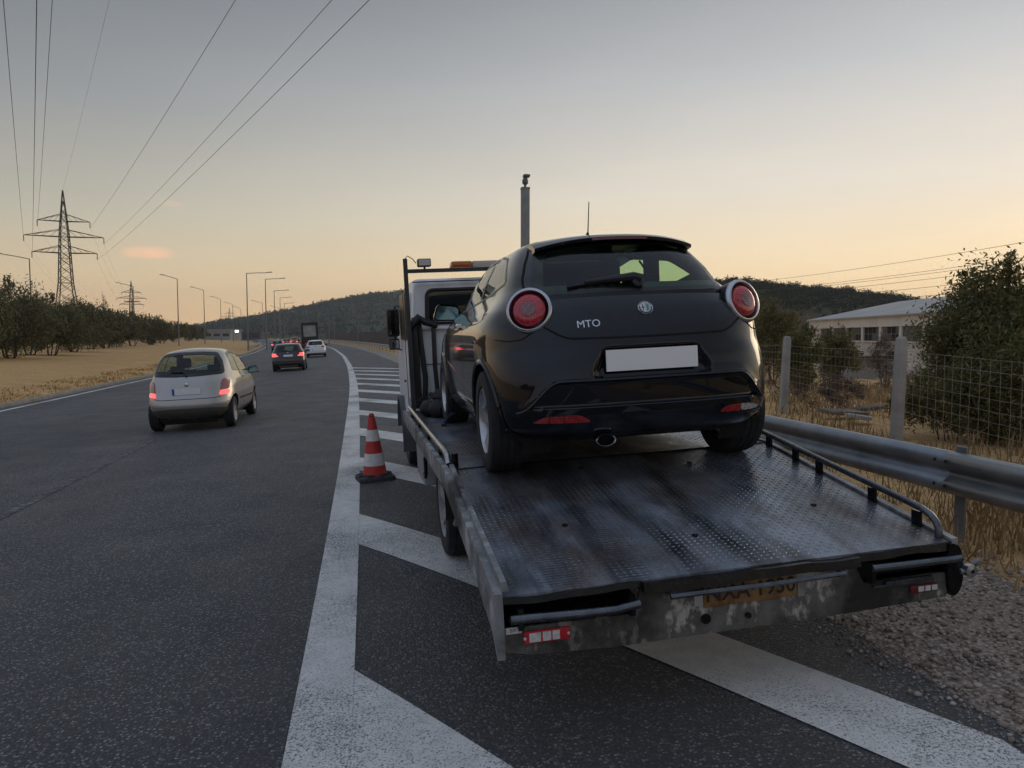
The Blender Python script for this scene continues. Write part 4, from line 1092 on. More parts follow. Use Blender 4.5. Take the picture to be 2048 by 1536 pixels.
# ------------------------------------------------------------------ traffic cone
def cone():
    x, y = -.13, 8.95; z = gz(x, y)+.004
    e = empty('traffic_cone', (x, y, z), (0, -.05, R(12)))
    tag(e, 'red and white traffic cone on black base beside the tow truck', 'traffic cone')
    ORG = plain('faded red cone plastic', (.50,.035,.028), .5, var=.18, scale=10); WH = plain('dirty white cone sleeve', (.66,.64,.60), .45, var=.15, scale=14)
    poly = rounded([(-.215,-.215),(.215,-.215),(.215,.215),(-.215,.215)], .09)
    b = MB(); n = len(poly); V = []; F = []
    for (k, zz) in ((1.,.0),(1.0,.028),(.94,.045),(.66,.052),(.62,.07)): V += [(p[0]*k, p[1]*k, zz) for p in poly]
    for i in range(4):
        for j in range(n): F.append((i*n+j, i*n+(j+1) % n, (i+1)*n+(j+1) % n, (i+1)*n+j))
    F += [tuple(range(n))[::-1], tuple(4*n+j for j in range(n))]
    b.add(V, F)
    for k in range(8):
        a = k*PI/4+.2; b.box(-.03,.03,-.018,.018,.03,.062, Matrix.Rotation(a, 4, 'Z') @ Matrix.Translation((.178,0,0)), bev=.008)
    b.build('base', plain('scuffed black rubber', (.03,.03,.031), .8, var=.4, scale=20), e)
    H = .78
    def rad(t): return .150-.117*t
    segs = [(.06,.215,ORG,'cone_body'),(.215,.40,WH,'white_band'),(.40,.585,ORG,'cone_band'),(.585,.755,WH,'white_band'),(.755,.93,ORG,'cone_top')]
    for (a, c, m, nm) in segs:
        off = .0025 if m is WH else 0
        MB().lathe([(rad(a)+off-.004, a*H), (rad(a)+off, a*H+.001), (rad(c)+off, c*H-.001), (rad(c)+off-.004, c*H)], 36).build(nm, m, e, 40)
    MB().lathe([(rad(.93), .93*H), (.030,.94*H), (.034,.955*H), (.033,.975*H), (.024,.995*H), (.022,1.0*H), (.001,1.0*H)], 24).build('cone_tip', ORG, e, 50)
cone()
# ------------------------------------------------------------------ moving traffic
def atpx(px, depth):
    """a spot this many metres ahead in the bearing of photo column px"""
    th = math.atan((px-1024)/1500)+R(9.6); r = depth/math.cos(math.atan((px-1024)/1500)); return r*math.sin(th), r*math.cos(th)
def tint(c, k): return tuple(x*k for x in c)
def traffic_car(name, label, sp, x, y, yaw, pm, res=1.0):
    C = CarShape(sp['rows'], sp['front'], sp['crown'], [(sp['ax'][0], sp['r']+.005), (sp['ax'][1], sp['r']+.005)], (sp['r'], sp['r']+.05), sp.get('sculpt'), sp.get('taper', (2.3, 4.0, .94)))
    e = empty(name, (x, y, gz(x, y)+.004), (0, -SLOPE, yaw))
    tag(e, label, 'car', sp.get('group'))
    z0, z1 = sp['rows'][0][0], sp['rows'][-1][0]
    zs = list(np.linspace(z0, z1, int(62*res)))
    rg, sw, ws = rounded(sp['glass'], .06), rounded(sp['swin'], .06), rounded(sp['wind'], .06)
    C.body('body', pm, e, zs, K=int(30*res), M=int(44*res), N=8, cut_rear=[shrink(rg, .035)], cut_side=[shrink(sw, .035)], cut_front=[shrink(ws, .035)], ncap=5)
    C.patch('rear_window', rg, 'rear', GLASSC if sp.get('clear') else GLASS, e, .004, cell=.09)
    C.frame('rear_window_seal', shrink(rg, -.012), shrink(rg, .042), 'rear', SEAL, e, .002)
    C.patch('windscreen', ws, 'front', GLASSC, e, .004, cell=.12)
    for sg in (-1, 1):
        w = C.patch('side_window', sw, 'side', GLASS, e, .004, sg, cell=.12)
        C.frame('window_seal', shrink(sw, -.012), shrink(sw, .04), 'side', SEAL, w, .002, sg)
        for yy in sp['pillars']: C.strip('pillar', [(yy, sp['swin'][1][1]-.02), (yy+.03, max(p[1] for p in sp['swin']))], 'side', SEAL, w, .06, .007, sg)
        C.strip('door_gap', [(sp['pillars'][0], 1.0), (sp['pillars'][0]-.03, .6), (sp['pillars'][0]+.05, .3), (sp['ax'][1]-.45, .28)], 'side', GAP, e, .010, .003, sg)
        C.strip('side_moulding', [(sp['ax'][0]+.45, .52), (sp['ax'][1]-.42, .50)], 'side', sp.get('mould', BLACKPL), e, .05, .001, sg, th=.012)
        MB().box(-.012,.012,-.09,.09,-.014,.014, Matrix.Translation((sg*(C.side(sp['pillars'][0]+.2, .92)+.014), sp['pillars'][0]+.2, .92)), bev=.006).build('door_handle', pm, e)
        door_mirror(e, sg*(C.side(sp['my'], .98)-.01), sp['my'], 1.02, sg, BLACKPL, s=1.05)
        for ya in sp['ax']:
            V = []; F = []
            for a in np.linspace(-.5, PI+.5, 20):
                yy, zz = ya+math.cos(a)*(sp['r']+.052), sp['r']+math.sin(a)*(sp['r']+.052)
                for xx in (C.side(yy, max(z0, zz))-.002, .5): V.append((sg*xx, yy, zz))
            F = [(2*i, 2*i+2, 2*i+3, 2*i+1) for i in range(19)]
            MB().add(V, F).build('wheel_well', UNDER, e)
            wheel(e, sg*(sp['tw']), ya, sp['r'], sp['r'], .19, sg, sp.get('spokes', 7), double=False)
        for i, (nm, poly, m) in enumerate(sp['lamps']):
            C.patch(nm, rounded([(a*sg, b) for a, b in poly], .03), 'rear', m, e, .012, cell=.06)
    px0, px1, pz0, pz1 = sp['plate']
    yy = min(C.rear(0, pz0), C.rear(0, pz1))
    pl = MB().box(px0, px1, yy-.014, yy-.004, pz0, pz1).build('license_plate', PLATE, e)
    MB().box(px0, px0+.045, yy-.0155, yy-.0135, pz0, pz1).build('plate_band', plain('blue plate band', (.03,.09,.35), .5), pl)
    if sp.get('chin'):
        C.patch('lower_bumper', rounded(sp['chin'], .04), 'rear', sp.get('chinm', BLACKPL), e, .008, cell=.06)
    if sp.get('garnish'):
        C.strip('garnish', sp['garnish'], 'rear', sp.get('garnm', BLACKPL), e, .022, .002, th=.010)
    C.strip('hatch_gap', sp['hatch'], 'rear', GAP, e, .010, .003)
    f, ref = C.mapf('rear'); gz_ = sp['glass'][0][1]
    def on(a, b, h): return f(a, b)+C.nrm(f, ref, a, b)*h
    MB().tube([on(0,gz_-.03,.02), on(-.05,gz_+.05,.03), on(-.30,gz_+.05,.02)], [.025,.018,.008], 6).build('rear_wiper', BLACKPL, e)
    if sp.get('emblem'): MB().lathe([(.04,0),(.04,.008),(.03,.01),(.001,.01)], 16, Matrix.Translation(on(0, sp['emblem'], 0)) @ Matrix.Rotation(PI/2, 4, 'X')).build('emblem', CHROME, e)
    MB().box(-.62,.62,.30,sp['L']-.35,.17,.36, bev=.04).build('underbody', UNDER, e)
    MB().box(-.60,.60,.70,sp['L']-1.2,.36,.52).box(-.58,.58,.85,.95,.5,sp['glass'][0][1]+.02, bev=.04).box(-.62,.62,sp['my']+.15,sp['my']+.4,.5,.95).build('cabin_trim', DARK, e)
    for xx in (-.36, .36): seat(e, xx, sp['my']-.95, .50)
    for xx in (-.36, .36): MB().box(xx-.12, xx+.12, .88, .96, sp['glass'][0][1]+.02, sp['glass'][0][1]+.16, bev=.03).build('rear_headrest', DARK, e)
    return e
SILVER = paint('champagne silver paint', (.46,.44,.415), .30, metal=.7, coat=.8)
MICRA = dict(L=3.72, crown=.045, ax=(.56, 2.99), r=.29, tw=.70, my=2.55, emblem=.86, clear=True,
    rows=[(.20,.66,.28,.70,3.0),(.27,.745,.12,.80,3.2),(.36,.79,.03,.85,3.3),(.48,.815,.0,.85,3.3),(.58,.825,.015,.85,3.2),(.66,.828,.04,.85,3.1),(.78,.825,.075,.84,3.0),(.90,.805,.11,.82,3.0),(1.0,.77,.15,.80,3.0),(1.10,.735,.20,.78,3.0),(1.24,.685,.29,.74,3.0),(1.37,.62,.41,.70,3.0),(1.45,.55,.54,.66,2.9),(1.49,.46,.70,.60,2.8)],
    front=[(.20,3.45,.5),(.36,3.68,.6),(.55,3.72,.7),(.70,3.60,.75),(.82,3.40,.75),(.92,3.12,.6),(1.0,2.92,.5),(1.2,2.62,.4),(1.40,2.18,.35),(1.49,1.85,.4)],
    glass=[(-.66,1.04),(-.2,1.02),(.2,1.02),(.66,1.04),(.60,1.28),(.50,1.43),(.2,1.455),(-.2,1.455),(-.50,1.43),(-.60,1.28)], swin=[(.80,1.08),(2.70,1.0),(2.10,1.38),(1.55,1.45),(.98,1.40)], wind=[(-.66,1.02),(.66,1.02),(.52,1.42),(-.52,1.42)], pillars=[1.45],
    lamps=[('tail_lamp', [(.605,.735),(.735,.745),(.755,.92),(.66,.95),(.62,.90)], lens('pink tail lens', (.42,.12,.12))), ('lit_tail_lamp', [(.585,.645),(.745,.655),(.738,.735),(.600,.725)], REDLIT)],
    plate=(-.26,.26,.685,.80), hatch=[(-.62,.62),(-.5,.60),(.5,.60),(.62,.62)], chin=[(-.74,.22),(.74,.22),(.76,.40),(.4,.43),(-.4,.43),(-.76,.40)], chinm=plain('dark grey lower bumper', (.10,.09,.075), .7))
traffic_car('silver_hatchback', 'small champagne silver hatchback with lit tail lamps driving in the left lane', MICRA, -3.78, 15.35, R(.6), SILVER, 1.25).scale = (1.0, 1.0, 1.05)
SKODA = dict(L=4.0, crown=.03, ax=(.62, 3.09), r=.30, tw=.735, my=2.55, emblem=.97,
    rows=[(.20,.72,.20,.70,4.0),(.28,.80,.06,.70,4.4),(.40,.855,.0,.70,4.6),(.55,.868,.0,.70,4.6),(.66,.868,.03,.70,4.4),(.80,.862,.065,.70,4.2),(.92,.845,.09,.68,4.2),(1.0,.815,.115,.66,4.2),(1.08,.77,.16,.62,4.2),(1.22,.70,.25,.58,4.2),(1.36,.635,.36,.54,4.0),(1.42,.59,.46,.5,3.6),(1.445,.52,.58,.46,3.2)],
    front=[(.20,3.8,.5),(.5,4.0,.6),(.7,3.92,.7),(.85,3.6,.7),(.95,3.1,.5),(1.05,2.85,.45),(1.36,2.15,.35),(1.445,1.9,.4)],
    glass=[(-.63,1.02),(.63,1.02),(.545,1.36),(-.545,1.36)], swin=[(.72,1.06),(2.80,1.0),(2.10,1.36),(.92,1.36)], wind=[(-.66,1.0),(.66,1.0),(.54,1.36),(-.54,1.36)], pillars=[1.6],
    lamps=[('tail_lamp', [(.50,.79),(.80,.77),(.82,.95),(.60,.95),(.58,.85),(.50,.83)], REDLIT)], plate=(-.26,.26,.77,.88), hatch=[(-.66,.68),(.66,.68)],
    chin=[(-.45,.21),(.45,.21),(.48,.29),(-.48,.29)], chinm=plain('grey diffuser', (.30,.30,.29), .5), garnish=[(-.72,.44),(.72,.44)], garnm=plain('dull red reflector band', (.14,.05,.04), .4))
DARKBR = paint('dark brown black paint', (.016,.013,.012), .3)
traffic_car('dark_hatchback', 'dark brown estate-like hatchback braking ahead of the silver hatchback', SKODA, -5.05, 41.2, R(3.2), DARKBR)
IBIZA = dict(SKODA, emblem=.90, lamps=[('tail_lamp', [(.46,.87),(.80,.80),(.82,.93),(.70,.96),(.50,.94)], lens('dim tail lens', (.30,.03,.04)))],
    plate=(-.26,.26,.58,.69), glass=[(-.60,1.05),(.60,1.05),(.53,1.36),(-.53,1.36)], chin=[(-.72,.21),(.72,.21),(.74,.36),(-.74,.36)], chinm=BLACKPL, garnish=[(-.6,.29),(.6,.29)], garnm=plain('pale diffuser lip', (.5,.5,.48), .4),
    rows=[(z, w*(.985 if z < 1 else .94), yr+(.05 if z > 1 else 0), L, n*.82) for z, w, yr, L, n in SKODA['rows']])
WHITEP = paint('white car paint', (.74,.75,.75), .35)
traffic_car('white_hatchback', 'white hatchback to the right of the dark hatchback', IBIZA, -5.80, 66.0, R(4.8), WHITEP)
FAR = dict(SKODA, group='queue of far cars')
traffic_car('dark_saloon', 'dark grey car with bright brake lights left of the dark hatchback roof', FAR, *atpx(556, 106), R(7), paint('dark grey paint', (.06,.06,.065), .35), .8)
traffic_car('red_hatchback', 'red car in the far queue above the dark hatchback', FAR, *atpx(575, 150), R(9), paint('red car paint', (.40,.035,.03), .35), .8)
traffic_car('orange_van', 'orange-tinted car just right of the far red car', dict(FAR, rows=[(z*1.12, w, yr, L, n) for z, w, yr, L, n in SKODA['rows']], glass=[(a, b*1.12) for a, b in SKODA['glass']], swin=[(a, b*1.12) for a, b in SKODA['swin']], wind=[(a, b*1.12) for a, b in SKODA['wind']], front=[(a*1.12, b, c) for a, b, c in SKODA['front']]), *atpx(591, 170), R(9), paint('orange paint', (.45,.16,.06), .4), .8)
traffic_car('red_car', 'red car right beside the dark lorry', FAR, *atpx(603, 142), R(8), paint('deep red paint', (.42,.03,.035), .35), .8)
# dark lorry with a pale panel in its rear frame
lx, ly = atpx(622, 117)
lo = empty('lorry', (lx, ly, gz(lx, ly)+.004), (0, -SLOPE, R(7)))
tag(lo, 'dark lorry with pale panel in its framed rear, in the far queue', 'lorry')
LD = plain('dark lorry frame', (.022,.024,.026), .6, var=.25)
MB().box(-1.25,1.25,0,7.0,1.1,1.25).box(-1.25,-1.20,.05,7.0,1.25,3.9).box(1.20,1.25,.05,7.0,1.25,3.9).box(-1.25,1.25,.05,7.0,3.85,3.92).build('body', LD, lo)
MB().box(-1.25,-.95,-.02,.05,1.25,3.93).box(.95,1.25,-.02,.05,1.25,3.93).box(-.95,.95,-.02,.05,3.5,3.93).box(-.95,.95,-.02,.05,1.25,1.75).build('rear_frame', LD, lo)
MB().box(-.95,.95,.06,.10,1.75,3.5).build('rear_panel', plain('pale tarpaulin panel', (.36,.35,.32), .7, var=.25, scale=1.2), lo)
MB().box(-1.1,1.1,.1,.2,.45,.60).box(-.6,-.5,.1,.8,.5,1.1).box(.5,.6,.1,.8,.5,1.1).build('underrun_bar', plain('red white bar', (.40,.10,.09), .6), lo)
for sx in (-1, 1):
    MB().box(sx*.95-.12,sx*.95+.12,.05,.12,.85,1.0).build('tail_lamp', REDOFF, lo)
    for yy in (1.2, 2.4, 7.8): wheel(lo, sx*.98, yy, .48, .48, .30, sx, 6, STEELW, double=False)
MB().box(-1.2,1.2,7.3,9.2,.7,3.0, bev=.12).build('cab', LD, lo)
# ------------------------------------------------------------------ guard rails
def m_galv(t):
    a = t.noise(4, 6, .6); b = t.noise(22, 4, .7, vec=t.mapping(scale=(1,.2,1)))
    c = t.mix(t.ramp(a, [(.3,0.),(.7,1.)]), (.21,.225,.245), (.34,.36,.38))
    c = t.mix(t.ramp(b, [(.60,0.),(.72,.5)]), c, (.16,.15,.13))
    return t.p(col=c, rough=t.ramp(a, [(.3,.38),(.7,.55)]), metal=.65)
GALV = mat('galvanised steel', m_galv)
WB = [(.0,.158),(-.022,.156),(-.050,.145),(-.072,.122),(-.080,.092),(-.072,.064),(-.045,.040),(-.020,.022),(-.010,0),(-.020,-.022),(-.045,-.040),(-.072,-.064),(-.080,-.092),(-.072,-.122),(-.050,-.145),(-.022,-.156),(.0,-.158)]
def guardrail(name, label, o, ys, hz, side=1, zc=None):
    """side=+1: rail on the right of the road (face to the left)"""
    y0, y1 = ys
    e = empty(name, (xr(y0)+o, y0, go(o)))
    tag(e, label, 'guard rail')
    bx, by, bz = e.location
    L = 4.0; n = int((y1-y0)/L)
    for k in range(n):
        a, b = y0+k*L, y0+(k+1)*L+.12
        V = []; F = []; m = 4
        for i in range(m+1):
            y = a+(b-a)*i/m; x = xr(y)+o; z = go(o)+hz
            for (d, h) in WB: V.append((x+side*d-bx+(.004 if k % 2 else 0)*side, y-by, z+h-bz))
        q = len(WB)
        for i in range(m):
            for j in range(q-1): F.append((i*q+j, i*q+j+1, (i+1)*q+j+1, (i+1)*q+j))
        ob = obj_from('rail_beam', V, F, GALV, e); ob.data.shade_smooth()
        md = ob.modifiers.new('thick', 'SOLIDIFY'); md.thickness = .004; md.offset = 0
        y = a+.06; x = xr(y)+o-bx
        if a < 60:
            for (d, h) in ((.02,.092),(.02,-.092)):
                for yy in (.03, .14): MB().lathe([(.014,0),(.014,.007),(.008,.011),(.001,.011)], 8, Matrix.Translation((x-side*.082, y+yy-by, go(o)+hz+h-bz)) @ Matrix.Rotation(-side*PI/2, 4, 'Y')).build('rail_bolt', plain('dark bolt', (.06,.06,.06), .5, metal=.6), e)
        post = MB().box(min(x+side*.02,x+side*.035)-.0, max(x+side*.02,x+side*.035), y-by-.05, y-by+.05, -.05, hz+.20)
        post.box(min(x+side*.035,x+side*.10), max(x+side*.035,x+side*.10), y-by+.045, y-by+.052, -.05, hz+.20)
        post.box(min(x,x+side*.02), max(x,x+side*.02), y-by-.06, y-by+.06, hz-.09, hz+.09)
        post.build('rail_post', GALV, e)
    return e
guardrail('guard_rail', 'galvanised guard rail along the right verge beside the tow truck', 4.36, (-7.2, 200), .485)
guardrail('guard_rail', 'pale guard rail along the far left kerb beside the queue', -11.9, (120, 300), .62, side=-1)

# ------------------------------------------------------------------ wire fence on concrete posts
def fence():
    e = empty('wire_fence', (6.0, 8.0, gz(6.0, 8.0)))
    tag(e, 'wire mesh fence on pale concrete posts behind the guard rail', 'fence')
    bx, by, bz = e.location
    ps = []
    for k in range(-2, 12):
        y = 8.0+4.0*k; x = 6.0+.8*k if k <= 3 else 8.4+(xr(y)-xr(20.0))+.1*(k-3)
        ps.append(Vector((x-bx, y-by, gz(x, y)-bz)))
    for k, p in enumerate(ps):
        t = R([1.0,-.6,1.2,2.2,-.8,.5][k % 6])
        M = Matrix.Translation(p) @ Matrix.Rotation(t, 4, 'Y')
        V = []; F = []
        for (hw, z) in ((.060,-.1),(.057,.9),(.053,1.24),(.047,1.29),(.028,1.315)):
            c = .25*hw
            V += [(-hw+c,-hw,z),(hw-c,-hw,z),(hw,-hw+c,z),(hw,hw-c,z),(hw-c,hw,z),(-hw+c,hw,z),(-hw,hw-c,z),(-hw,-hw+c,z)]
        for i in range(4):
            for j in range(8): F.append((i*8+j, i*8+(j+1) % 8, (i+1)*8+(j+1) % 8, (i+1)*8+j))
        F.append(tuple(4*8+j for j in range(8)))
        MB().add(V, F, M).build('fence_post', CONC, e, 30)
    WIRE = plain('weathered wire', (.34,.32,.28), .55, metal=.5, var=.2)
    hs = [.06,.16,.26,.36,.46,.57,.68,.79,.91,1.04,1.16]
    for h in hs:
        mb = MB()
        pts = []
        for a, b in zip(ps[:-1], ps[1:]):
            for i in range(4):
                t = i/4; p = a.lerp(b, t); pts.append((p.x-.06, p.y, p.z+h-.018*math.sin(PI*t)*(1+.3*math.sin(h*40))))
        mb.tube(pts, .0024, 3, cap=False).build('fence_wire', WIRE, e)
    for k, (a, b) in enumerate(zip(ps[:-1], ps[1:])):
        if k > 6: break
        mb = MB(); n = 26
        for i in range(1, n):
            t = i/n; p = a.lerp(b, t); s = .018*math.sin(PI*t); j = .008*math.sin(i*7.3+k)
            mb.tube([(p.x-.06, p.y+j, p.z+.06-s), (p.x-.06, p.y-j, p.z+.6-s), (p.x-.06, p.y+j*.5, p.z+1.16-s)], .0018, 3, cap=False)
        o = mb.build('fence_mesh', WIRE, e); o['kind'] = 'stuff'
fence()

# ------------------------------------------------------------------ vegetation
def m_leaf(name, c0, c1, c2, trans=.25):
    def f(t):
        g = t.n('ShaderNodeNewGeometry')
        c = t.ramp(g.outputs['Random Per Island'], [(0., c0), (.55, c1), (1., c2)])
        big = t.noise(1.1, 3)
        c = t.mix(t.ramp(big, [(.35,.25),(.65,0.)]), c, tint(c0, .7))
        d = t.n('ShaderNodeBsdfDiffuse'); t.link(c, d.inputs[0])
        tr = t.n('ShaderNodeBsdfTranslucent'); t.link(c, tr.inputs[0])
        gl = t.n('ShaderNodeBsdfGlossy'); gl.inputs['Roughness'].default_value = .5; gl.inputs[0].default_value = (.5,.5,.5,1)
        m1 = t.n('ShaderNodeMixShader'); m1.inputs[0].default_value = trans; t.link(d.outputs[0], m1.inputs[1]); t.link(tr.outputs[0], m1.inputs[2])
        m2 = t.n('ShaderNodeMixShader'); m2.inputs[0].default_value = .04; t.link(m1.outputs[0], m2.inputs[1]); t.link(gl.outputs[0], m2.inputs[2])
        t.link(m2.outputs[0], t.out.inputs[0]); return t.m
    return mat(name, f)
OLIVE = m_leaf('olive leaves', (.068,.074,.036), (.138,.140,.070), (.235,.215,.115))
SHRUB = m_leaf('shrub leaves', (.062,.074,.026), (.145,.145,.050), (.28,.22,.085), .35)
PALEL = m_leaf('yellowing leaves', (.085,.080,.030), (.165,.145,.055), (.27,.21,.09), .35)
DRYL = m_leaf('dry twigs', (.085,.06,.042), (.14,.10,.07), (.20,.15,.11), .2)
PINE = m_leaf('pine canopy', (.020,.028,.013), (.042,.050,.022), (.075,.075,.035), .15)
GRASSY = m_leaf('dry grass', (.20,.13,.06), (.34,.23,.105), (.46,.33,.17), .4)
BARK = plain('rough bark', (.075,.058,.045), .95, var=.35, scale=8, bump=.8, bscale=18)
def leaves(C, n, spread, ln, wd, rs, up=.0, drop=0):
    """n leaf blades scattered round each of the clump centres C (k,3)"""
    k = len(C); pw = np.clip(C[:, 3], .05, 9)**1.6; idx = rs.choice(k, n, p=pw/pw.sum())
    P = C[idx, :3] + rs.normal(0, 1, (n, 3))*spread*C[idx, 3:4]
    d = rs.normal(0, 1, (n, 3)); d[:, 2] += up; d /= np.linalg.norm(d, axis=1)[:, None]
    r = rs.normal(0, 1, (n, 3)); s = np.cross(d, r); s /= np.linalg.norm(s, axis=1)[:, None]
    l = ln*(.6+.8*rs.rand(n))[:, None]; w = wd*(.6+.8*rs.rand(n))[:, None]
    V = np.stack([P-d*l*.5, P+s*w*.5, P+d*l*.5, P-s*w*.5], 1).reshape(-1, 3)
    F = np.arange(4*n).reshape(-1, 4)
    return V, F
def plant(name, label, cat, x, y, H, rx, m, n, ln, wd, seed, z=None, base=.25, trunks=3, group=None, shoots=0, clumps=60, lean=0., flat=.8, ry=None):
    rs = np.random.RandomState(seed)
    z = gz(x, y) if z is None else z
    e = empty(name, (x, y, z)); tag(e, label, cat, group)
    zc_ = H*(base+(1-base)*.5); rz = H*(1-base)*.5; ry = ry or rx
    cl = []
    while len(cl) < clumps:
        p = rs.uniform(-1, 1, 3); r = np.linalg.norm(p)
        if r > 1 or r < .35: continue
        if p[2] < -.55 and rs.rand() < .5: continue
        q = p*np.array([rx, ry, rz])*(.86+.14*rs.rand())
        cl.append((q[0]+lean*(q[2]+rz), q[1], q[2]+zc_, .55+.9*rs.rand()))
    sh = []
    for k in range(shoots):
        a = rs.uniform(0, 2*PI); r = rs.uniform(0, .8); q0 = np.array([math.cos(a)*rx*r, math.sin(a)*ry*r, zc_+rz*math.sqrt(max(0, 1-r*r))*.9])
        h = H*rs.uniform(.06, .15); sh.append((q0, h))
        for i in range(4): cl.append((q0[0]+rs.normal(0, .02), q0[1]+rs.normal(0, .02), q0[2]+h*i/3, .18))
    cl = np.array(cl)
    V, F = leaves(cl, n, min(rx, rz)*.135, ln, wd, rs, up=.5)
    V[:, 2] = np.maximum(V[:, 2], .02)
    fast_mesh('crown', V, F, m, e)
    tb = MB()
    for q0, h in sh: tb.tube([Vector(q0)-Vector((q0[0]*.15, q0[1]*.15, h)), Vector(q0)+Vector((0,0,h))], .006 if H < 3 else .02, 4, r1=.002)
    for k in range(trunks):
        a = 2*PI*k/trunks+rs.rand()*1.2; s = .12*rx
        p0 = Vector((math.cos(a)*s*.5, math.sin(a)*s*.5, -.05)); p3 = Vector((math.cos(a)*rx*.45, math.sin(a)*ry*.45, zc_+rz*.2))
        p1 = p0+Vector((math.cos(a)*rx*.08, math.sin(a)*rx*.08, H*base*.6)); p2 = p1.lerp(p3, .5)+Vector((rs.normal(0, .06)*rx, rs.normal(0, .06)*rx, 0))
        r0 = .028*H*(.8+.4*rs.rand())/max(1, trunks*.6)
        tb.tube([p0, p1, p2, p3], [r0*1.25, r0, r0*.65, r0*.25], 7)
        for j in range(3):
            t0 = p1.lerp(p3, .25+.22*j); an = rs.uniform(0, 2*PI)
            tb.tube([t0, t0+Vector((math.cos(an)*rx*.25, math.sin(an)*ry*.25, rz*.25)), t0+Vector((math.cos(an)*rx*.5, math.sin(an)*ry*.5, rz*.55))], [r0*.5, r0*.3, r0*.1], 5)
    tb.build('trunk', BARK, e)
    return e
# row of olives beyond the far kerb:   (x, y, height, radius)
ol = [(-58,52,5.6,3.0),(22,57,5.8,3.0),(62,66,5.0,2.6),(104,66,5.0,2.7),(148,78,5.2,2.8),(183,95,5.3,2.9),(212,104,5.2,2.9),(238,114,5.1,2.9),(266,126,5.2,3.0),(303,138,5.4,3.3),(325,165,5.0,3.2),(350,196,5.2,3.4),(376,238,5.4,3.9),(395,275,5.0,4.4)]
olab = ['olive tree cut off by the left edge of the photo','leftmost full olive tree, below the near street lamp','small olive tree between the two nearest big ones','olive tree left of the lattice pylon foot','olive tree right under the lattice pylon','olive tree right of the lattice pylon foot','olive tree with a thin bare top shoot','olive tree left of the second pylon','olive tree under the second pylon','broad round olive tree right of the second pylon','olive tree left of the tall slim lamp post','olive tree under the tall slim lamp post','small far olive tree right of that lamp post','farthest olive tree at the end of the row']
for k, ((px, d, H, r), lb) in enumerate(zip(ol, olab)):
    x, y = atpx(px, d)
    plant('olive_tree', lb, 'tree', x, y, H, r, OLIVE, 12000 if d < 90 else 8000, .26 if d < 90 else .36, .075 if d < 90 else .12, 100+k, base=.05, trunks=3+(k % 2), group='row of olive trees', clumps=70, shoots=5)
x, y = atpx(209, 99); plant('young_tree', 'thin young tree rising above the olives between the pylons', 'tree', x, y, 6.6, 1.0, DRYL, 500, .35, .07, 61, base=.35, trunks=5, clumps=30, shoots=10)
# second, denser band of olives further back to close the gaps
for k, (px, d) in enumerate([(40,95),(95,104),(130,118),(170,132),(225,150),(285,180),(120,150),(330,230),(0,88),(190,165)]):
    x, y = atpx(px, d); plant('olive_tree', 'back-row olive '+['behind the gap right of the leftmost full olive','just left of the lattice pylon','behind the lattice pylon foot','right of the lattice pylon, between two front olives','behind the thin young tree','right of the second pylon','seen through the lattice pylon foot, deepest','left of the tall slim lamp post','at the left edge, behind the cut-off olive','between lattice pylon and young tree, deepest'][k], 'tree', x, y, 4.6, 3.2, OLIVE, 3600, .42, .15, 200+k, base=.06, trunks=3, group='second row of olives', clumps=45, shoots=2)
# shrubs beyond the fence
x, y = atpx(2008, 10.9); plant('big_shrub', 'big dark green shrub behind the fence at the right edge', 'shrub', x, y, 2.55, 1.06, SHRUB, 46000, .080, .024, 11, base=.02, trunks=6, clumps=190, shoots=30, z=.10)
x, y = atpx(2120, 9.2); plant('big_shrub', 'shrub cut off by the right edge, in front of the big one', 'shrub', x, y, 2.0, 1.2, SHRUB, 16000, .085, .022, 12, base=.0, trunks=5, clumps=90, shoots=10, z=.12)
x, y = atpx(1900, 9.6); plant('low_shrub', 'low ragged shrub at the foot of the big shrub', 'shrub', x, y, .85, .75, SHRUB, 7000, .07, .02, 13, base=.0, trunks=5, clumps=50, shoots=6)
x, y = atpx(1675, 21.0); plant('olive_bush', 'small olive bush with bare forked trunk in front of the warehouse', 'shrub', x, y, 1.75, .62, PALEL, 6500, .11, .028, 14, base=.22, trunks=5, clumps=70, shoots=10)
x, y = atpx(1604, 16.5); plant('olive_bush', 'green bush right behind the fence post next to the black hatchback', 'shrub', x, y, 1.6, .48, SHRUB, 6000, .09, .024, 15, base=.05, trunks=5, clumps=60, shoots=6)
x, y = atpx(1545, 30); plant('olive_bush', 'yellow green bush beside the right tail lamp of the black hatchback', 'shrub', x, y, 2.95, 1.3, PALEL, 11000, .15, .036, 16, base=.05, trunks=5, clumps=80, shoots=12)
x, y = atpx(1592, 27); plant('olive_bush', 'pale bush left of the warehouse corner', 'shrub', x, y, 1.7, .55, PALEL, 5000, .14, .034, 17, base=.05, trunks=5, clumps=70, shoots=8)
x, y = atpx(1770, 26); plant('dry_bush', 'purplish bare bush beside the concrete fence post', 'shrub', x, y, 1.9, .6, DRYL, 3000, .16, .014, 18, base=.05, trunks=7, clumps=50, shoots=8)
x, y = atpx(1640, 13.5); plant('dry_bush', 'dry brown scrub low behind the fence mesh', 'shrub', x, y, .75, .9, DRYL, 3000, .10, .012, 19, base=.0, trunks=6, clumps=40)
x, y = atpx(1830, 17); plant('dry_bush', 'straw coloured scrub at the left foot of the big shrub', 'shrub', x, y, .9, .8, DRYL, 2600, .10, .012, 20, base=.0, trunks=6, clumps=40)
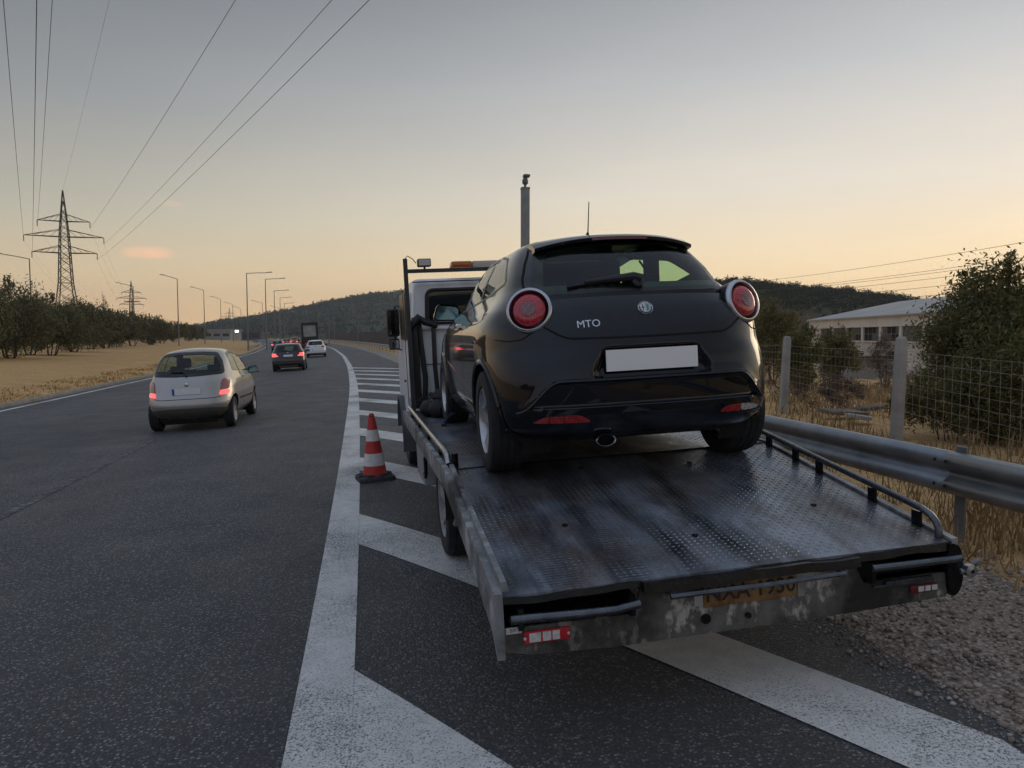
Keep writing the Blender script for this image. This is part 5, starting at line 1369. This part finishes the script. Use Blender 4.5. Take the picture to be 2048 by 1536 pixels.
for k, (px, d, H, r) in enumerate([(1500,52,5.0,3.0),(1440,46,4.2,2.6),(1380,60,5,3),(1955,40,4.0,2.0),(2040,36,4.4,2.6)]):
    x, y = atpx(px, d); plant('field_tree', ['dark tree low behind the right tail lamp','tree hidden behind the hatchback flank','tree behind the hatchback roof pillar','dark tree behind the big shrub','tree behind the right end of the big shrub'][k], 'tree', x, y, H, r, SHRUB, 5000, .26, .07, 30+k, base=.1, trunks=4, clumps=60, shoots=6)
# dry grass along the rail and fence, gravel chips at the road edge
def grass(name, n, o0, o1, y0, y1, h, seed, m, clump=0.0, w=.006):
    rs = np.random.RandomState(seed); ys = y0+(y1-y0)*rs.rand(n)**1.5; os_ = rs.uniform(o0, o1, n)
    if clump:
        k = 260; cy = y0+(y1-y0)*rs.rand(k)**1.4; cx = rs.uniform(o0, o1, k); i = rs.randint(0, k, n)
        ys = cy[i]+rs.normal(0, clump, n); os_ = np.clip(cx[i]+rs.normal(0, clump, n), o0-.1, o1+.3)
    X = np.array([xr(v) for v in ys])+os_; Z = np.interp(os_, _go, _gz)-.03
    a = rs.uniform(0, 2*PI, n); hh = h*(.4+.9*rs.rand(n)); lean = rs.normal(0, .35, (n, 2))*hh[:, None]
    dxy = np.stack([np.cos(a), np.sin(a)], 1)*w*(.7+.8*rs.rand(n))[:, None]
    B = np.stack([X, ys, Z], 1); T = B.copy(); T[:, :2] += lean; T[:, 2] += hh; Mi = B*.45+T*.55; Mi[:, :2] -= lean*.18
    D = np.concatenate([dxy, np.zeros((n, 1))], 1)
    V = np.stack([B-D, B+D, Mi+D*.8, T, Mi-D*.8], 1).reshape(-1, 3)
    F = np.concatenate([np.arange(n)[:, None]*5+np.array([0,1,2,4]), np.arange(n)[:, None]*5+np.array([2,3,4,4])])
    q = F[:n]; me_t = np.arange(n)[:, None]*5+np.array([2,3,4])
    o1_ = fast_mesh(name, V, q, m); 
    # tips as triangles in the same mesh
    bm = bmesh.new(); bm.from_mesh(o1_.data); bm.verts.ensure_lookup_table()
    for tr in me_t: bm.faces.new([bm.verts[int(i)] for i in tr])
    bm.to_mesh(o1_.data); bm.free()
    return o1_
tag(grass('dry_grass', 15000, 3.95, 6.4, .8, 26, .22, 41, GRASSY, .16), 'dry straw grass along the guard rail', 'grass', kind='stuff')
tag(grass('dry_grass', 12000, 6.6, 20, 5, 34, .28, 42, GRASSY, .30, .009), 'tall dry grass beyond the wire fence', 'grass', kind='stuff')
tag(grass('dry_grass', 4000, -13.6, -11.3, 14, 95, .11, 43, m_leaf('yellow verge grass', (.26,.16,.05), (.42,.27,.09), (.52,.36,.14), .35), .45, .022), 'yellow dry grass along the far kerb', 'grass', kind='stuff')
def stones(n, seed):
    rs = np.random.RandomState(seed)
    bm = bmesh.new(); bmesh.ops.create_icosphere(bm, subdivisions=1, radius=1); ico = np.array([v.co[:] for v in bm.verts]); fi = np.array([[v.index for v in f.verts] for f in bm.faces]); bm.free()
    y = .9+9*rs.rand(n)**1.7; o = np.where(rs.rand(n) < .8, rs.uniform(2.75, 4.3, n), 2.62+rs.normal(0, .10, n)); o += .2*np.sin(y*3.1)*.25
    s = np.minimum(.0042*(1+rs.exponential(.9, n)), .026)
    X = np.array([xr(v) for v in y])+o; Z = np.interp(o, _go, _gz)
    V = []; 
    for i in range(n):
        q = ico*(1+.35*rs.uniform(-1, 1, (len(ico), 1)))*np.array([1, .6+.5*rs.rand(), .5+.3*rs.rand()])*s[i]
        a = rs.uniform(0, 2*PI); c, sn = math.cos(a), math.sin(a); q = q @ np.array([[c,sn,0],[-sn,c,0],[0,0,1]])
        V.append(q+np.array([X[i], y[i], Z[i]+s[i]*.25]))
    V = np.concatenate(V); F = np.concatenate([fi+len(ico)*i for i in range(n)])
    def f(t):
        g = t.n('ShaderNodeNewGeometry')
        return t.p(col=t.ramp(g.outputs['Random Per Island'], [(0,(.16,.125,.10)),(.5,(.31,.25,.205)),(.85,(.42,.36,.31)),(1.,(.54,.49,.44))]), rough=.9, spec=.25)
    return fast_mesh('gravel_chips', V, F, mat('loose chips', f))
tag(stones(15000, 5), 'loose gravel chips at the edge of the asphalt', 'gravel', kind='stuff')
# flat stones and planks lying beyond the fence
for k, (px, d, l, w, a, lb) in enumerate([(1690,12.2,.9,.30,20,'long weathered plank on the ground behind the fence'),(1730,13.0,.75,.22,-25,'short grey plank leaning on the longer one'),(1720,11.4,.45,.35,50,'pale concrete slab half in the dry grass')]):
    x, y = atpx(px, d); z = gz(x, y)
    MBo = MB().box(-l/2,l/2,-w/2,w/2,0,.06, bev=.008).build(['plank','plank','concrete_slab'][k], CONC if k == 2 else plain('grey weathered wood', (.17,.14,.115), .9, var=.3, scale=12), None)
    MBo.location = (x, y, z+.06); MBo.rotation_euler = (R(6), R(-9 if k == 1 else 4), R(a)); tag(MBo, lb, ['plank','plank','slab'][k])

# ------------------------------------------------------------------ street furniture behind the truck
x, y = atpx(1050, 20.2); z = gz(x, y)
cp = empty('camera_column', (x, y, z)); tag(cp, 'square grey column topped by a camera, rising behind the hatchback', 'camera post')
CG = plain('grey column paint', (.26,.27,.26), .7, var=.12)
MB().box(-.105,.105,-.105,.105,-.1,5.42, bev=.012).box(-.112,.112,-.112,.112,5.38,5.43).build('column', CG, cp)
MB().lathe([(.035,5.43),(.035,5.50),(.075,5.53),(.085,5.60),(.06,5.67),(.035,5.69)], 16).build('camera_housing', plain('camera housing', (.16,.165,.165), .5), cp, 50)
MB().box(-.055,.12,-.10,.10,5.70,5.77, Matrix.Translation((0,0,0)), bev=.02).lathe([(.04,5.68),(.055,5.72),(.055,5.76)], 12).build('camera_head', plain('camera head', (.13,.13,.13), .5), cp)

LAMP = plain('galvanised lamp post', (.20,.195,.185), .6, metal=.3, var=.12)
def street_lamp(px, d, H, arm, lab, grp, ang=None, rise=.5):
    x, y = atpx(px, d); z = max(gz(x, y), -.5)
    e = empty('street_lamp', (x, y, z)); tag(e, lab, 'street lamp', grp)
    if ang is None: ang = 0
    c, s = math.cos(ang), math.sin(ang); sgn = 1 if arm > 0 else -1
    MB().tube([(0,0,-.1),(0,0,H)], .11, 10, r1=.06).build('pole', LAMP, e, 60)
    MB().tube([(0,0,H-.05),(arm*.5*c,arm*.5*s,H+rise*.5),(arm*c,arm*s,H+rise)], .05, 8).build('arm', LAMP, e, 60)
    M = Matrix.Translation((arm*c, arm*s, H+rise)) @ Matrix.Rotation(ang if arm > 0 else ang+PI, 4, 'Z')
    MB().add([(-.1,-.10,0),(.75,-.15,.05),(.75,.15,.05),(-.1,.10,0),(-.1,-.07,.10),(.65,-.12,.17),(.65,.12,.17),(-.1,.07,.10)], [(3,2,1,0),(4,5,6,7),(0,1,5,4),(1,2,6,5),(2,3,7,6),(3,0,4,7)], M).build('lamp_head', LAMP, e)
GL = 'street lamps of the far carriageway'; GR = 'street lamps along the left kerb'
for px, d, a, lb in [(67,98,-3.6,'nearest street lamp at the left edge, arm to the left'),(271,152,-2.6,'street lamp in front of the second pylon'),(359,131,-2.2,'tall slim street lamp rising from the olive row end'),(411,163,-2.1,'second street lamp right of the olive row, arm to the left'),(444,200,-2.0,'third street lamp right of the olive row, arm to the left'),(468,232,-2.0,'fourth small lamp of the left-armed row'),(484,265,-2.0,'fifth and smallest lamp of the left-armed row'),(527,215,-2.4,'far left-armed lamp just left of the second kerb lamp'),(560,260,-2.4,'far left-armed lamp between the kerb lamps')]:
    street_lamp(px, d, 11.6, a*1.0, lb, GL, R(-8), .6)
for px, d, a, lb in [(497,113,3.0,'tallest kerb street lamp with arm to the right'),(534,125,2.5,'second kerb lamp with arm to the right'),(551,158,2.3,'third kerb lamp with arm to the right'),(562.5,188,2.2,'fourth kerb lamp with arm to the right'),(571,224,2.1,'fifth kerb lamp with arm to the right'),(577,262,2.0,'smallest kerb lamp with arm to the right')]:
    street_lamp(px, d, 11.6, a, lb, GR, 0, .08)
for px, d, lb in [(659,150,'thin lamp post against the hill, left of three'),(670,175,'thin lamp post against the hill, middle of three'),(717,130,'thin lamp post against the hill, near the truck mirror')]:
    street_lamp(px, d, 6.0, 1.6, lb, 'lamp posts against the hill', 0, .05)

# lattice pylons
PYL = plain('pylon steel', (.105,.095,.08), .7, metal=.3, var=.15)
def pylon(px, d, H, lab, simple=False, z=0):
    x, y = atpx(px, d); e = empty('lattice_pylon', (x, y, z), (0, 0, R(10))); tag(e, lab, 'pylon', 'power line pylons')
    def hw(h):
        t = h/H
        return np.interp(t, [0,.40,.72,.80,1.0], [2.75,1.25,.82,.62,.04])
    legs = MB(); br = MB(); lv = [0,.085,.17,.255,.335,.40,.455,.51,.56,.61,.66,.70,.74,.78,.83,.88,.94,1.0]
    r = .11 if not simple else .16
    for sx in (-1, 1):
        for sy in (-1, 1):
            legs.tube([(sx*hw(t*H), sy*hw(t*H), t*H) for t in lv], r, 4)
    legs.build('leg_frame', PYL, e)
    for a, b in zip(lv[:-2], lv[1:-1]):
        ha, hb = a*H, b*H; wa, wb = hw(ha), hw(hb)
        for (p, q) in (((-1,-1),(1,-1)),((1,-1),(1,1)),((1,1),(-1,1)),((-1,1),(-1,-1))):
            br.tube([(p[0]*wa,p[1]*wa,ha),(q[0]*wb,q[1]*wb,hb)], r*.5, 3, cap=False); br.tube([(q[0]*wa,q[1]*wa,ha),(p[0]*wb,p[1]*wb,hb)], r*.5, 3, cap=False)
            if a in (.40,.56,.70,.83) or simple is False and a in (.17,): br.tube([(p[0]*wa,p[1]*wa,ha),(q[0]*wa,q[1]*wa,ha)], r*.5, 3, cap=False)
    br.build('lattice', PYL, e)
    pts = []
    for (t, L) in ((.595,6.2),(.70,7.6),(.80,5.0)):
        h = t*H; am = MB(); L *= H/33
        for sx in (-1, 1):
            w = hw(h)
            for sy in (-1, 1):
                am.tube([(sx*w,sy*w,h),(sx*L,0,h+.1)], r*.7, 4); am.tube([(sx*w,sy*w,h+.045*H),(sx*L,0,h+.1)], r*.5, 4)
            for k in range(1, 4):
                q = k/4; am.tube([(sx*(w+(L-w)*q),-w*(1-q),h+.1*q),(sx*(w+(L-w)*q),w*(1-q),h+.1*q)], r*.4, 3); am.tube([(sx*(w+(L-w)*q),-w*(1-q),h),(sx*(w+(L-w)*(q-.25)),-w*(1-q+.25),h+.045*H*(1-q+.25))], r*.4, 3)
        am.build('cross_arm', PYL, e)
        for sx in (-1, 1):
            ins = MB()
            ins.lathe([(.05,0),(.12,-.15),(.05,-.3),(.12,-.45),(.05,-.6),(.12,-.75),(.05,-.9),(.12,-1.05),(.04,-1.3)], 8, Matrix.Translation((sx*L,0,h+.05)))
            ins.build('insulator', plain('insulator glass', (.08,.075,.065), .4), e)
            pts.append((sx, t, Vector((sx*L, 0, h-1.2))))
    M = Matrix.Translation((x, y, z)) @ Matrix.Rotation(R(10), 4, 'Z')
    return e, [(sx, t, M @ p) for sx, t, p in pts]
pyl1, a1 = pylon(138, 165, 33.2, 'big lattice pylon standing behind the olive row')
p2, a2 = pylon(267, 430, 33, 'second smaller lattice pylon behind the slim street lamp', True)
p3, a3 = pylon(461, 830, 33, 'tiny far lattice pylon above the low buildings', True)
WIREM = plain('dark conductor', (.05,.05,.052), .6, var=.05)
def wire(a, b, sag, r, lab, grp, n=40):
    a, b = Vector(a), Vector(b)
    o = MB().tube([a.lerp(b, i/n)-Vector((0,0,sag*4*(i/n)*(1-i/n))) for i in range(n+1)], r, 4, cap=False).build('power_line', WIREM, None, 60)
    return tag(o, lab, 'power line', grp)
side_n = {-1: 'left', 1: 'right'}; lev_n = {.595: 'lowest', .70: 'middle', .80: 'top'}
# next tower stands behind the camera: the conductors pass overhead
D_ = Vector((math.sin(R(23)), -math.cos(R(23)), 0))*290
for sx, t, p in a1:
    off = D_ + Vector((0, 0, 0))
    wire(p, p+off, 2.3 if sx > 0 else 2.0, .020, 'conductor sweeping overhead from the %s %s arm of the big pylon' % (lev_n[t], side_n[sx]), 'overhead conductors', 80)
for (sx, t, p), (_, _, q) in zip(a1, a2): wire(p, q, 9, .012, 'thin conductor from the %s %s arm of the big pylon to the second' % (lev_n[t], side_n[sx]), 'far conductors', 30)
for k, (z0, dx) in enumerate([(17.6,0),(15.2,0),(14.9,1.5),(13.7,0),(12.2,0),(10.6,0)]):
    wire((100+dx, 40, z0+1.2), (100+dx, 236, z0+.2), 2.2, .035, ['highest','second','third','fourth','fifth','lowest'][k]+' of the wires strung above the warehouse', 'wires above the warehouse', 30)
pm = empty('wooden_power_pole', (100.5, 236.5, -3)); tag(pm, 'power pole on the field behind the hatchback', 'power pole')
MB().tube([(0,0,-.3),(0,0,22)], .25, 8, r1=.15).build('pole', BARK, pm); MB().box(-2.2,2.2,-.08,.08,17.4,17.6).box(-2.2,2.2,-.08,.08,14.4,14.6).build('cross_beam', BARK, pm)
# small wooden pole in front of the second pylon
x, y = atpx(268, 240); wp = empty('wooden_power_pole', (x, y, .3)); tag(wp, 'short dark pole with transformer below the second pylon', 'power pole')
MB().tube([(0,0,-.2),(0,0,13)], .22, 8, r1=.16).build('pole', BARK, wp); MB().box(-2.4,2.4,-.1,.1,12.3,12.55).build('cross_beam', BARK, wp); MB().box(-.6,.6,-.5,.5,7.4,9.2, bev=.1).build('transformer', BARK, wp)

# ------------------------------------------------------------------ low buildings and barrier far ahead
def far_building(px0, px1, d, h, lab, col, nm, zb=-.5, floodlight=False, roofc=(.30,.29,.28)):
    x0, y0 = atpx(px0, d); x1, y1 = atpx(px1, d); e = empty(nm, ((x0+x1)/2, (y0+y1)/2, zb), (0, 0, math.atan2(y1-y0, x1-x0))); tag(e, lab, 'building')
    L = math.hypot(x1-x0, y1-y0)
    MB().box(-L/2,L/2,0,14,0,h).build('wall', plain(nm+' wall', col, .9, var=.15, scale=.3), e)
    MB().box(-L/2-.4,L/2+.4,-.4,14.4,h,h+.5).build('roof', plain(nm+' roof', roofc, .8, scale=.4), e)
    k = max(3, int(L/7))
    for i in range(k):
        xx = -L/2+L*(i+.5)/k; MB().box(xx-1.4,xx+1.4,-.06,0,h*.45,h*.72).build('window', plain('far window', (.03,.035,.04), .2), e)
    return e
far_building(408, 462, 330, 4.6, 'low pale industrial building at the end of the olive row', (.26,.27,.28), 'industrial_building')
far_building(464, 522, 390, 3.6, 'dark low shed right of the pale industrial building', (.075,.08,.08), 'shed', roofc=(.10,.10,.10))
x, y = atpx(475, 325); fl = empty('floodlight', (x, y, -.3)); tag(fl, 'lit white floodlight by the far industrial building', 'floodlight')
MB().tube([(0,0,0),(0,0,4.3)], .08, 6).build('pole', LAMP, fl)
MB().box(-.7,.7,-.15,.1,3.6,4.5, bev=.05).build('lamp_face', mat('lit floodlight', lambda t: t.p(col=(.9,.9,.85), emit=(1.0,.97,.88), emits=3.0)), fl)
# dark noise barrier right of the road: panels between posts
nb = empty('noise_barrier', (xr(70)+9.5, 70, gz(xr(70)+9.5, 70))); tag(nb, 'dark brown noise barrier beyond the guard rail far ahead', 'barrier')
bx, by, bz = nb.location
for k in range(44):
    y0, y1 = 70+4*k, 74+4*k; xa, xb = xr(y0)+9.5, xr(y1)+9.5
    MB().add([(xa-bx,y0-by,-.4),(xb-bx,y1-by,-.4),(xb-bx,y1-by,2.2),(xa-bx,y0-by,2.2),(xa-bx+.12,y0-by,-.4),(xb-bx+.12,y1-by,-.4),(xb-bx+.12,y1-by,2.2),(xa-bx+.12,y0-by,2.2)], [(0,1,2,3),(7,6,5,4),(3,2,6,7),(0,4,5,1)]).build('panel', plain('barrier panel', (.085,.070,.060), .85, var=.3, scale=.8), nb)
    MB().box(xa-bx-.06,xa-bx+.18,y0-by-.08,y0-by+.08,-.4,2.32).build('post', plain('barrier post', (.15,.14,.13), .8), nb)

# ------------------------------------------------------------------ warehouse
wh = empty('warehouse', (50.0, 62.4, -3.25), (0, 0, -math.atan2(8.7, 34.2)))
tag(wh, 'abandoned pale warehouse with broken window bands beyond the fence', 'building')
# local: y runs along the facade to its far end, x into the building
WALL = plain('stained plaster', (.58,.53,.46), .9, var=.16, scale=.35, bump=.2, bscale=3); BAND = plain('pale concrete band', (.68,.63,.55), .85, var=.12, scale=.4); ROOFM = plain('grey sheet roof', (.42,.41,.385), .9, spec=.1, var=.12, scale=.3)
WY0, WY1, WD, EH = -34.0, 35.6, 24.0, 7.15
MB().box(0,WD,WY0,WY1,0,4.40).box(.25,WD,WY0,WY1,4.40,5.95).build('wall', WALL, wh)
MB().box(-.12,WD,WY0-.1,WY1+.1,5.95,EH).build('fascia', BAND, wh)
MB().add([(-.5,WY0-.5,EH),(-.5,WY1+.5,EH),(WD/2,WY0-.5,EH+2.6),(WD/2,WY1+.5,EH+2.6),(WD+.5,WY0-.5,EH),(WD+.5,WY1+.5,EH),(-.5,WY0-.5,EH-.14),(-.5,WY1+.5,EH-.14),(WD+.5,WY0-.5,EH-.14),(WD+.5,WY1+.5,EH-.14)], [(0,1,3,2),(2,3,5,4),(6,7,1,0),(0,2,4,8,6),(1,7,9,5,3)]).build('roof', ROOFM, wh)
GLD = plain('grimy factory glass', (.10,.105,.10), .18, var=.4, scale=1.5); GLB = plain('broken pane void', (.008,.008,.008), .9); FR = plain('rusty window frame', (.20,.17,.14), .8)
rsw = np.random.RandomState(3)
bay = 5.05; nb_ = int((WY1-WY0)/bay)
for k in range(nb_):
    ya, yb = WY0+k*bay+.30, WY0+(k+1)*bay-.30
    MB().box(-.06,.25,WY0+k*bay-.28,WY0+k*bay+.28,4.40,5.95).build('pilaster', BAND, wh)
    MB().box(-.16,.0,ya,yb,4.28,4.40).build('window_sill', BAND, wh)
    w = empty('window', (0, 0, 0), parent=wh)
    nx = 4
    for i in range(nx):
        for j in range(2):
            p0, p1 = ya+(yb-ya)*i/nx, ya+(yb-ya)*(i+1)/nx; z0, z1 = 4.42+.76*j, 4.42+.76*(j+1)
            MB().box(.14,.16,p0+.03,p1-.03,z0+.03,z1-.03).build('pane', GLB if rsw.rand() < .33 else GLD, w)
    fm = MB()
    for i in range(nx+1): q = ya+(yb-ya)*i/nx; fm.box(.11,.17,q-.035,q+.035,4.40,5.95)
    for zz in (4.42,5.18,5.93): fm.box(.115,.165,ya,yb,zz-.03,zz+.03)
    fm.build('window_frame', FR, w)
for (ya, yb, z0, z1) in ((6,9,2.4,3.3),(16,21,2.3,3.2),(-8,-5,2.4,3.2)): 
    v = MB().box(-.06,.0,ya,yb,z0,z1).build('louvre_vent', GLB, wh)
    for j in range(4): MB().box(-.10,-.055,ya,yb,z0+.06+j*(z1-z0)/4,z0+.13+j*(z1-z0)/4).build('louvre_slat', BAND, v)
MB().tube([(-.15,12.0,0),(-.15,12.0,4.3)], .08, 6).build('downpipe', FR, wh)
# shallow shed and low wall in the yard
x, y = atpx(1740, 45); sh = empty('yard_shed', (x, y, gz(x, y)), (0, 0, R(20))); tag(sh, 'low grey corrugated shed in front of the warehouse', 'shed')
MB().box(-1.8,1.8,0,2.2,0,1.25).build('wall', plain('corrugated grey sheet', (.30,.30,.29), .6, var=.2), sh); MB().box(-2.0,2.0,-.3,2.5,1.25,1.36).build('roof', plain('dark felt roof', (.06,.055,.05), .9), sh)

# ------------------------------------------------------------------ hills
def m_hill(name, a, b, c, sc):
    def f(t):
        n1 = t.noise(sc, 6, .65); n2 = t.noise(sc*6, 5, .7)
        k = t.mix(t.ramp(n1, [(.38,0.),(.62,1.)]), a, b); k = t.mix(t.ramp(n2, [(.50,0.),(.72,.6)]), k, c)
        t.bump(n2, .8, 2.0)
        return t.p(col=k, rough=.97, spec=.1)
    return mat(name, f)
def hill(name, ridge, r0, rr, r1, m, seed, naz=150, nr=26, rough=.05):
    """ridge: (px, height) seen from the road; a real rise from r0 to the crest at rr and down again to r1"""
    az = [math.atan((p-1024)/1500)+R(9.6) for p, _ in ridge]; hh = [h for _, h in ridge]
    rs = np.random.RandomState(seed); A = np.linspace(az[0], az[-1], naz); Rr = np.concatenate([np.linspace(r0, rr, nr//2+1), np.linspace(rr, r1, nr//2)[1:]])
    ph = rs.uniform(0, 6, 12); fq = rs.uniform(8, 120, 12)
    V = []; F = []
    for a in A:
        H = np.interp(a, az, hh)
        for r in Rr:
            t = (r-r0)/(rr-r0) if r <= rr else 1-(r-rr)/(r1-rr)
            w = sum(math.sin(fq[k]*a+ph[k]+r*.004*k) for k in range(12))/12
            V.append((r*math.sin(a), r*math.cos(a), -4+(H+4)*(t*t*(3-2*t))**.8*(1+rough*w*(1 if t < .98 else .5))))
    n = len(Rr)
    for i in range(naz-1):
        for j in range(n-1): F.append((i*n+j, (i+1)*n+j, (i+1)*n+j+1, i*n+j+1))
    o = obj_from(name, V, F, m); o.data.shade_smooth(); tag(o, kind='structure'); return o
far_m = m_hill('scrubby far hill', (.050,.062,.038), (.075,.080,.050), (.12,.105,.07), .012)
near_m = m_hill('scrubby near hill', (.060,.060,.032), (.10,.085,.048), (.15,.115,.07), .05)
hillL = hill('hill', [(250,2),(390,14),(450,24),(520,33),(600,48),(660,60),(740,72),(800,79),(900,82),(1050,75),(1250,60),(1500,50),(1800,40),(2300,20)], 620, 1450, 2600, far_m, 1)
hillR = hill('hill', [(700,-4),(950,8),(1150,22),(1300,27),(1450,28.5),(1530,26.5),(1600,24.3),(1700,21.5),(1780,18.8),(1860,14),(1950,9),(2100,10),(2400,3),(2800,-4)], 215, 430, 760, near_m, 2)
# wooded rise behind the camera: closes the horizon there and is mirrored in the black paint
def back_hill():
    V = []; F = []; A = np.linspace(R(100), R(262), 140); Rr = [70, 100, 140, 190, 260]
    for a in A:
        H = 6.5+2.2*math.sin(a*9)+1.6*math.sin(a*23+1)+.9*math.sin(a*57)+.5*math.sin(a*131)
        for r, t in zip(Rr, (0,.55,1,.9,.2)): V.append((r*math.sin(a), r*math.cos(a), -.6+t*H))
    for i in range(139):
        for j in range(4): F.append((i*5+j, (i+1)*5+j, (i+1)*5+j+1, i*5+j+1))
    o = obj_from('hill', V, F, near_m); tag(o, kind='structure')
back_hill()
# woodland on the right-hand hill: too dense to count, one mass
def hill_wood(ho, n, r0, r1, pxa, pxb, seed, hgt, per, lsize):
    rs = np.random.RandomState(seed)
    me = ho.data; nv = len(me.vertices); co = np.zeros(nv*3); me.vertices.foreach_get('co', co); co = co.reshape(-1, 3)
    az = np.arctan2(co[:, 0], co[:, 1]); rad = np.hypot(co[:, 0], co[:, 1])
    a0 = math.atan((pxa-1024)/1500)+R(9.6); a1_ = math.atan((pxb-1024)/1500)+R(9.6)
    C = []
    for k in range(n):
        a = rs.uniform(a0, a1_); r = r0+(r1-r0)*rs.rand()**.7
        i = np.argmin((az-a)**2*400**2+(rad-r)**2); z = co[i, 2]
        # interpolate height between this vertex and the neighbours is not needed at this distance
        h = hgt*(.55+.7*rs.rand()); w = h*.42
        x, y = r*math.sin(a), r*math.cos(a)
        for q in range(5): C.append((x+rs.normal(0, w*.45), y+rs.normal(0, w*.45), z+h*(.30+.62*rs.rand()), w))
    C = np.array(C); V, F = leaves(C, n*per, .34, lsize, lsize*.55, rs)
    o = fast_mesh('pine_wood', V, F, PINE if r1 < 600 else m_leaf('hazed far scrub canopy', (.045,.060,.040), (.075,.092,.062), (.11,.12,.085), .1)); return o  # far canopy tones lightened and cooled, distance haze put into the leaf colour
tag(hill_wood(hillR, 1500, 300, 436, 1380, 2000, 8, 3.9, 46, .85), 'pine wood covering the hill behind the warehouse', 'wood', kind='stuff')
tag(hill_wood(hillL, 2600, 680, 1452, 380, 830, 9, 6, 14, 2.6), 'scrubby wood on the far hill left of the truck', 'wood', kind='stuff')

tag(wire(Vector(pyl1.location)+Vector((0,0,33.1)), Vector(pyl1.location)+Vector((0,0,33.1))+D_, 2.0, .010, 'thin earth wire from the tip of the big pylon passing overhead', 'overhead conductors', 80))
# ------------------------------------------------------------------ evening haze
def haze():
    m = bpy.data.materials.new('haze'); m.use_nodes = True; t = m.node_tree
    for n in list(t.nodes):
        if n.type != 'OUTPUT_MATERIAL': t.nodes.remove(n)
    v = t.nodes.new('ShaderNodeVolumePrincipled'); v.inputs['Color'].default_value = (.80,.86,.92,1); v.inputs['Density'].default_value = .00019; v.inputs['Anisotropy'].default_value = .2
    t.links.new(v.outputs[0], t.nodes['Material Output'].inputs['Volume'])
    o = MB().box(-3000, 3000, -700, 2700, -9, 150).build('haze', m, None, None)
    tag(o, 'thin evening haze over the whole valley', 'haze', kind='stuff')
haze()
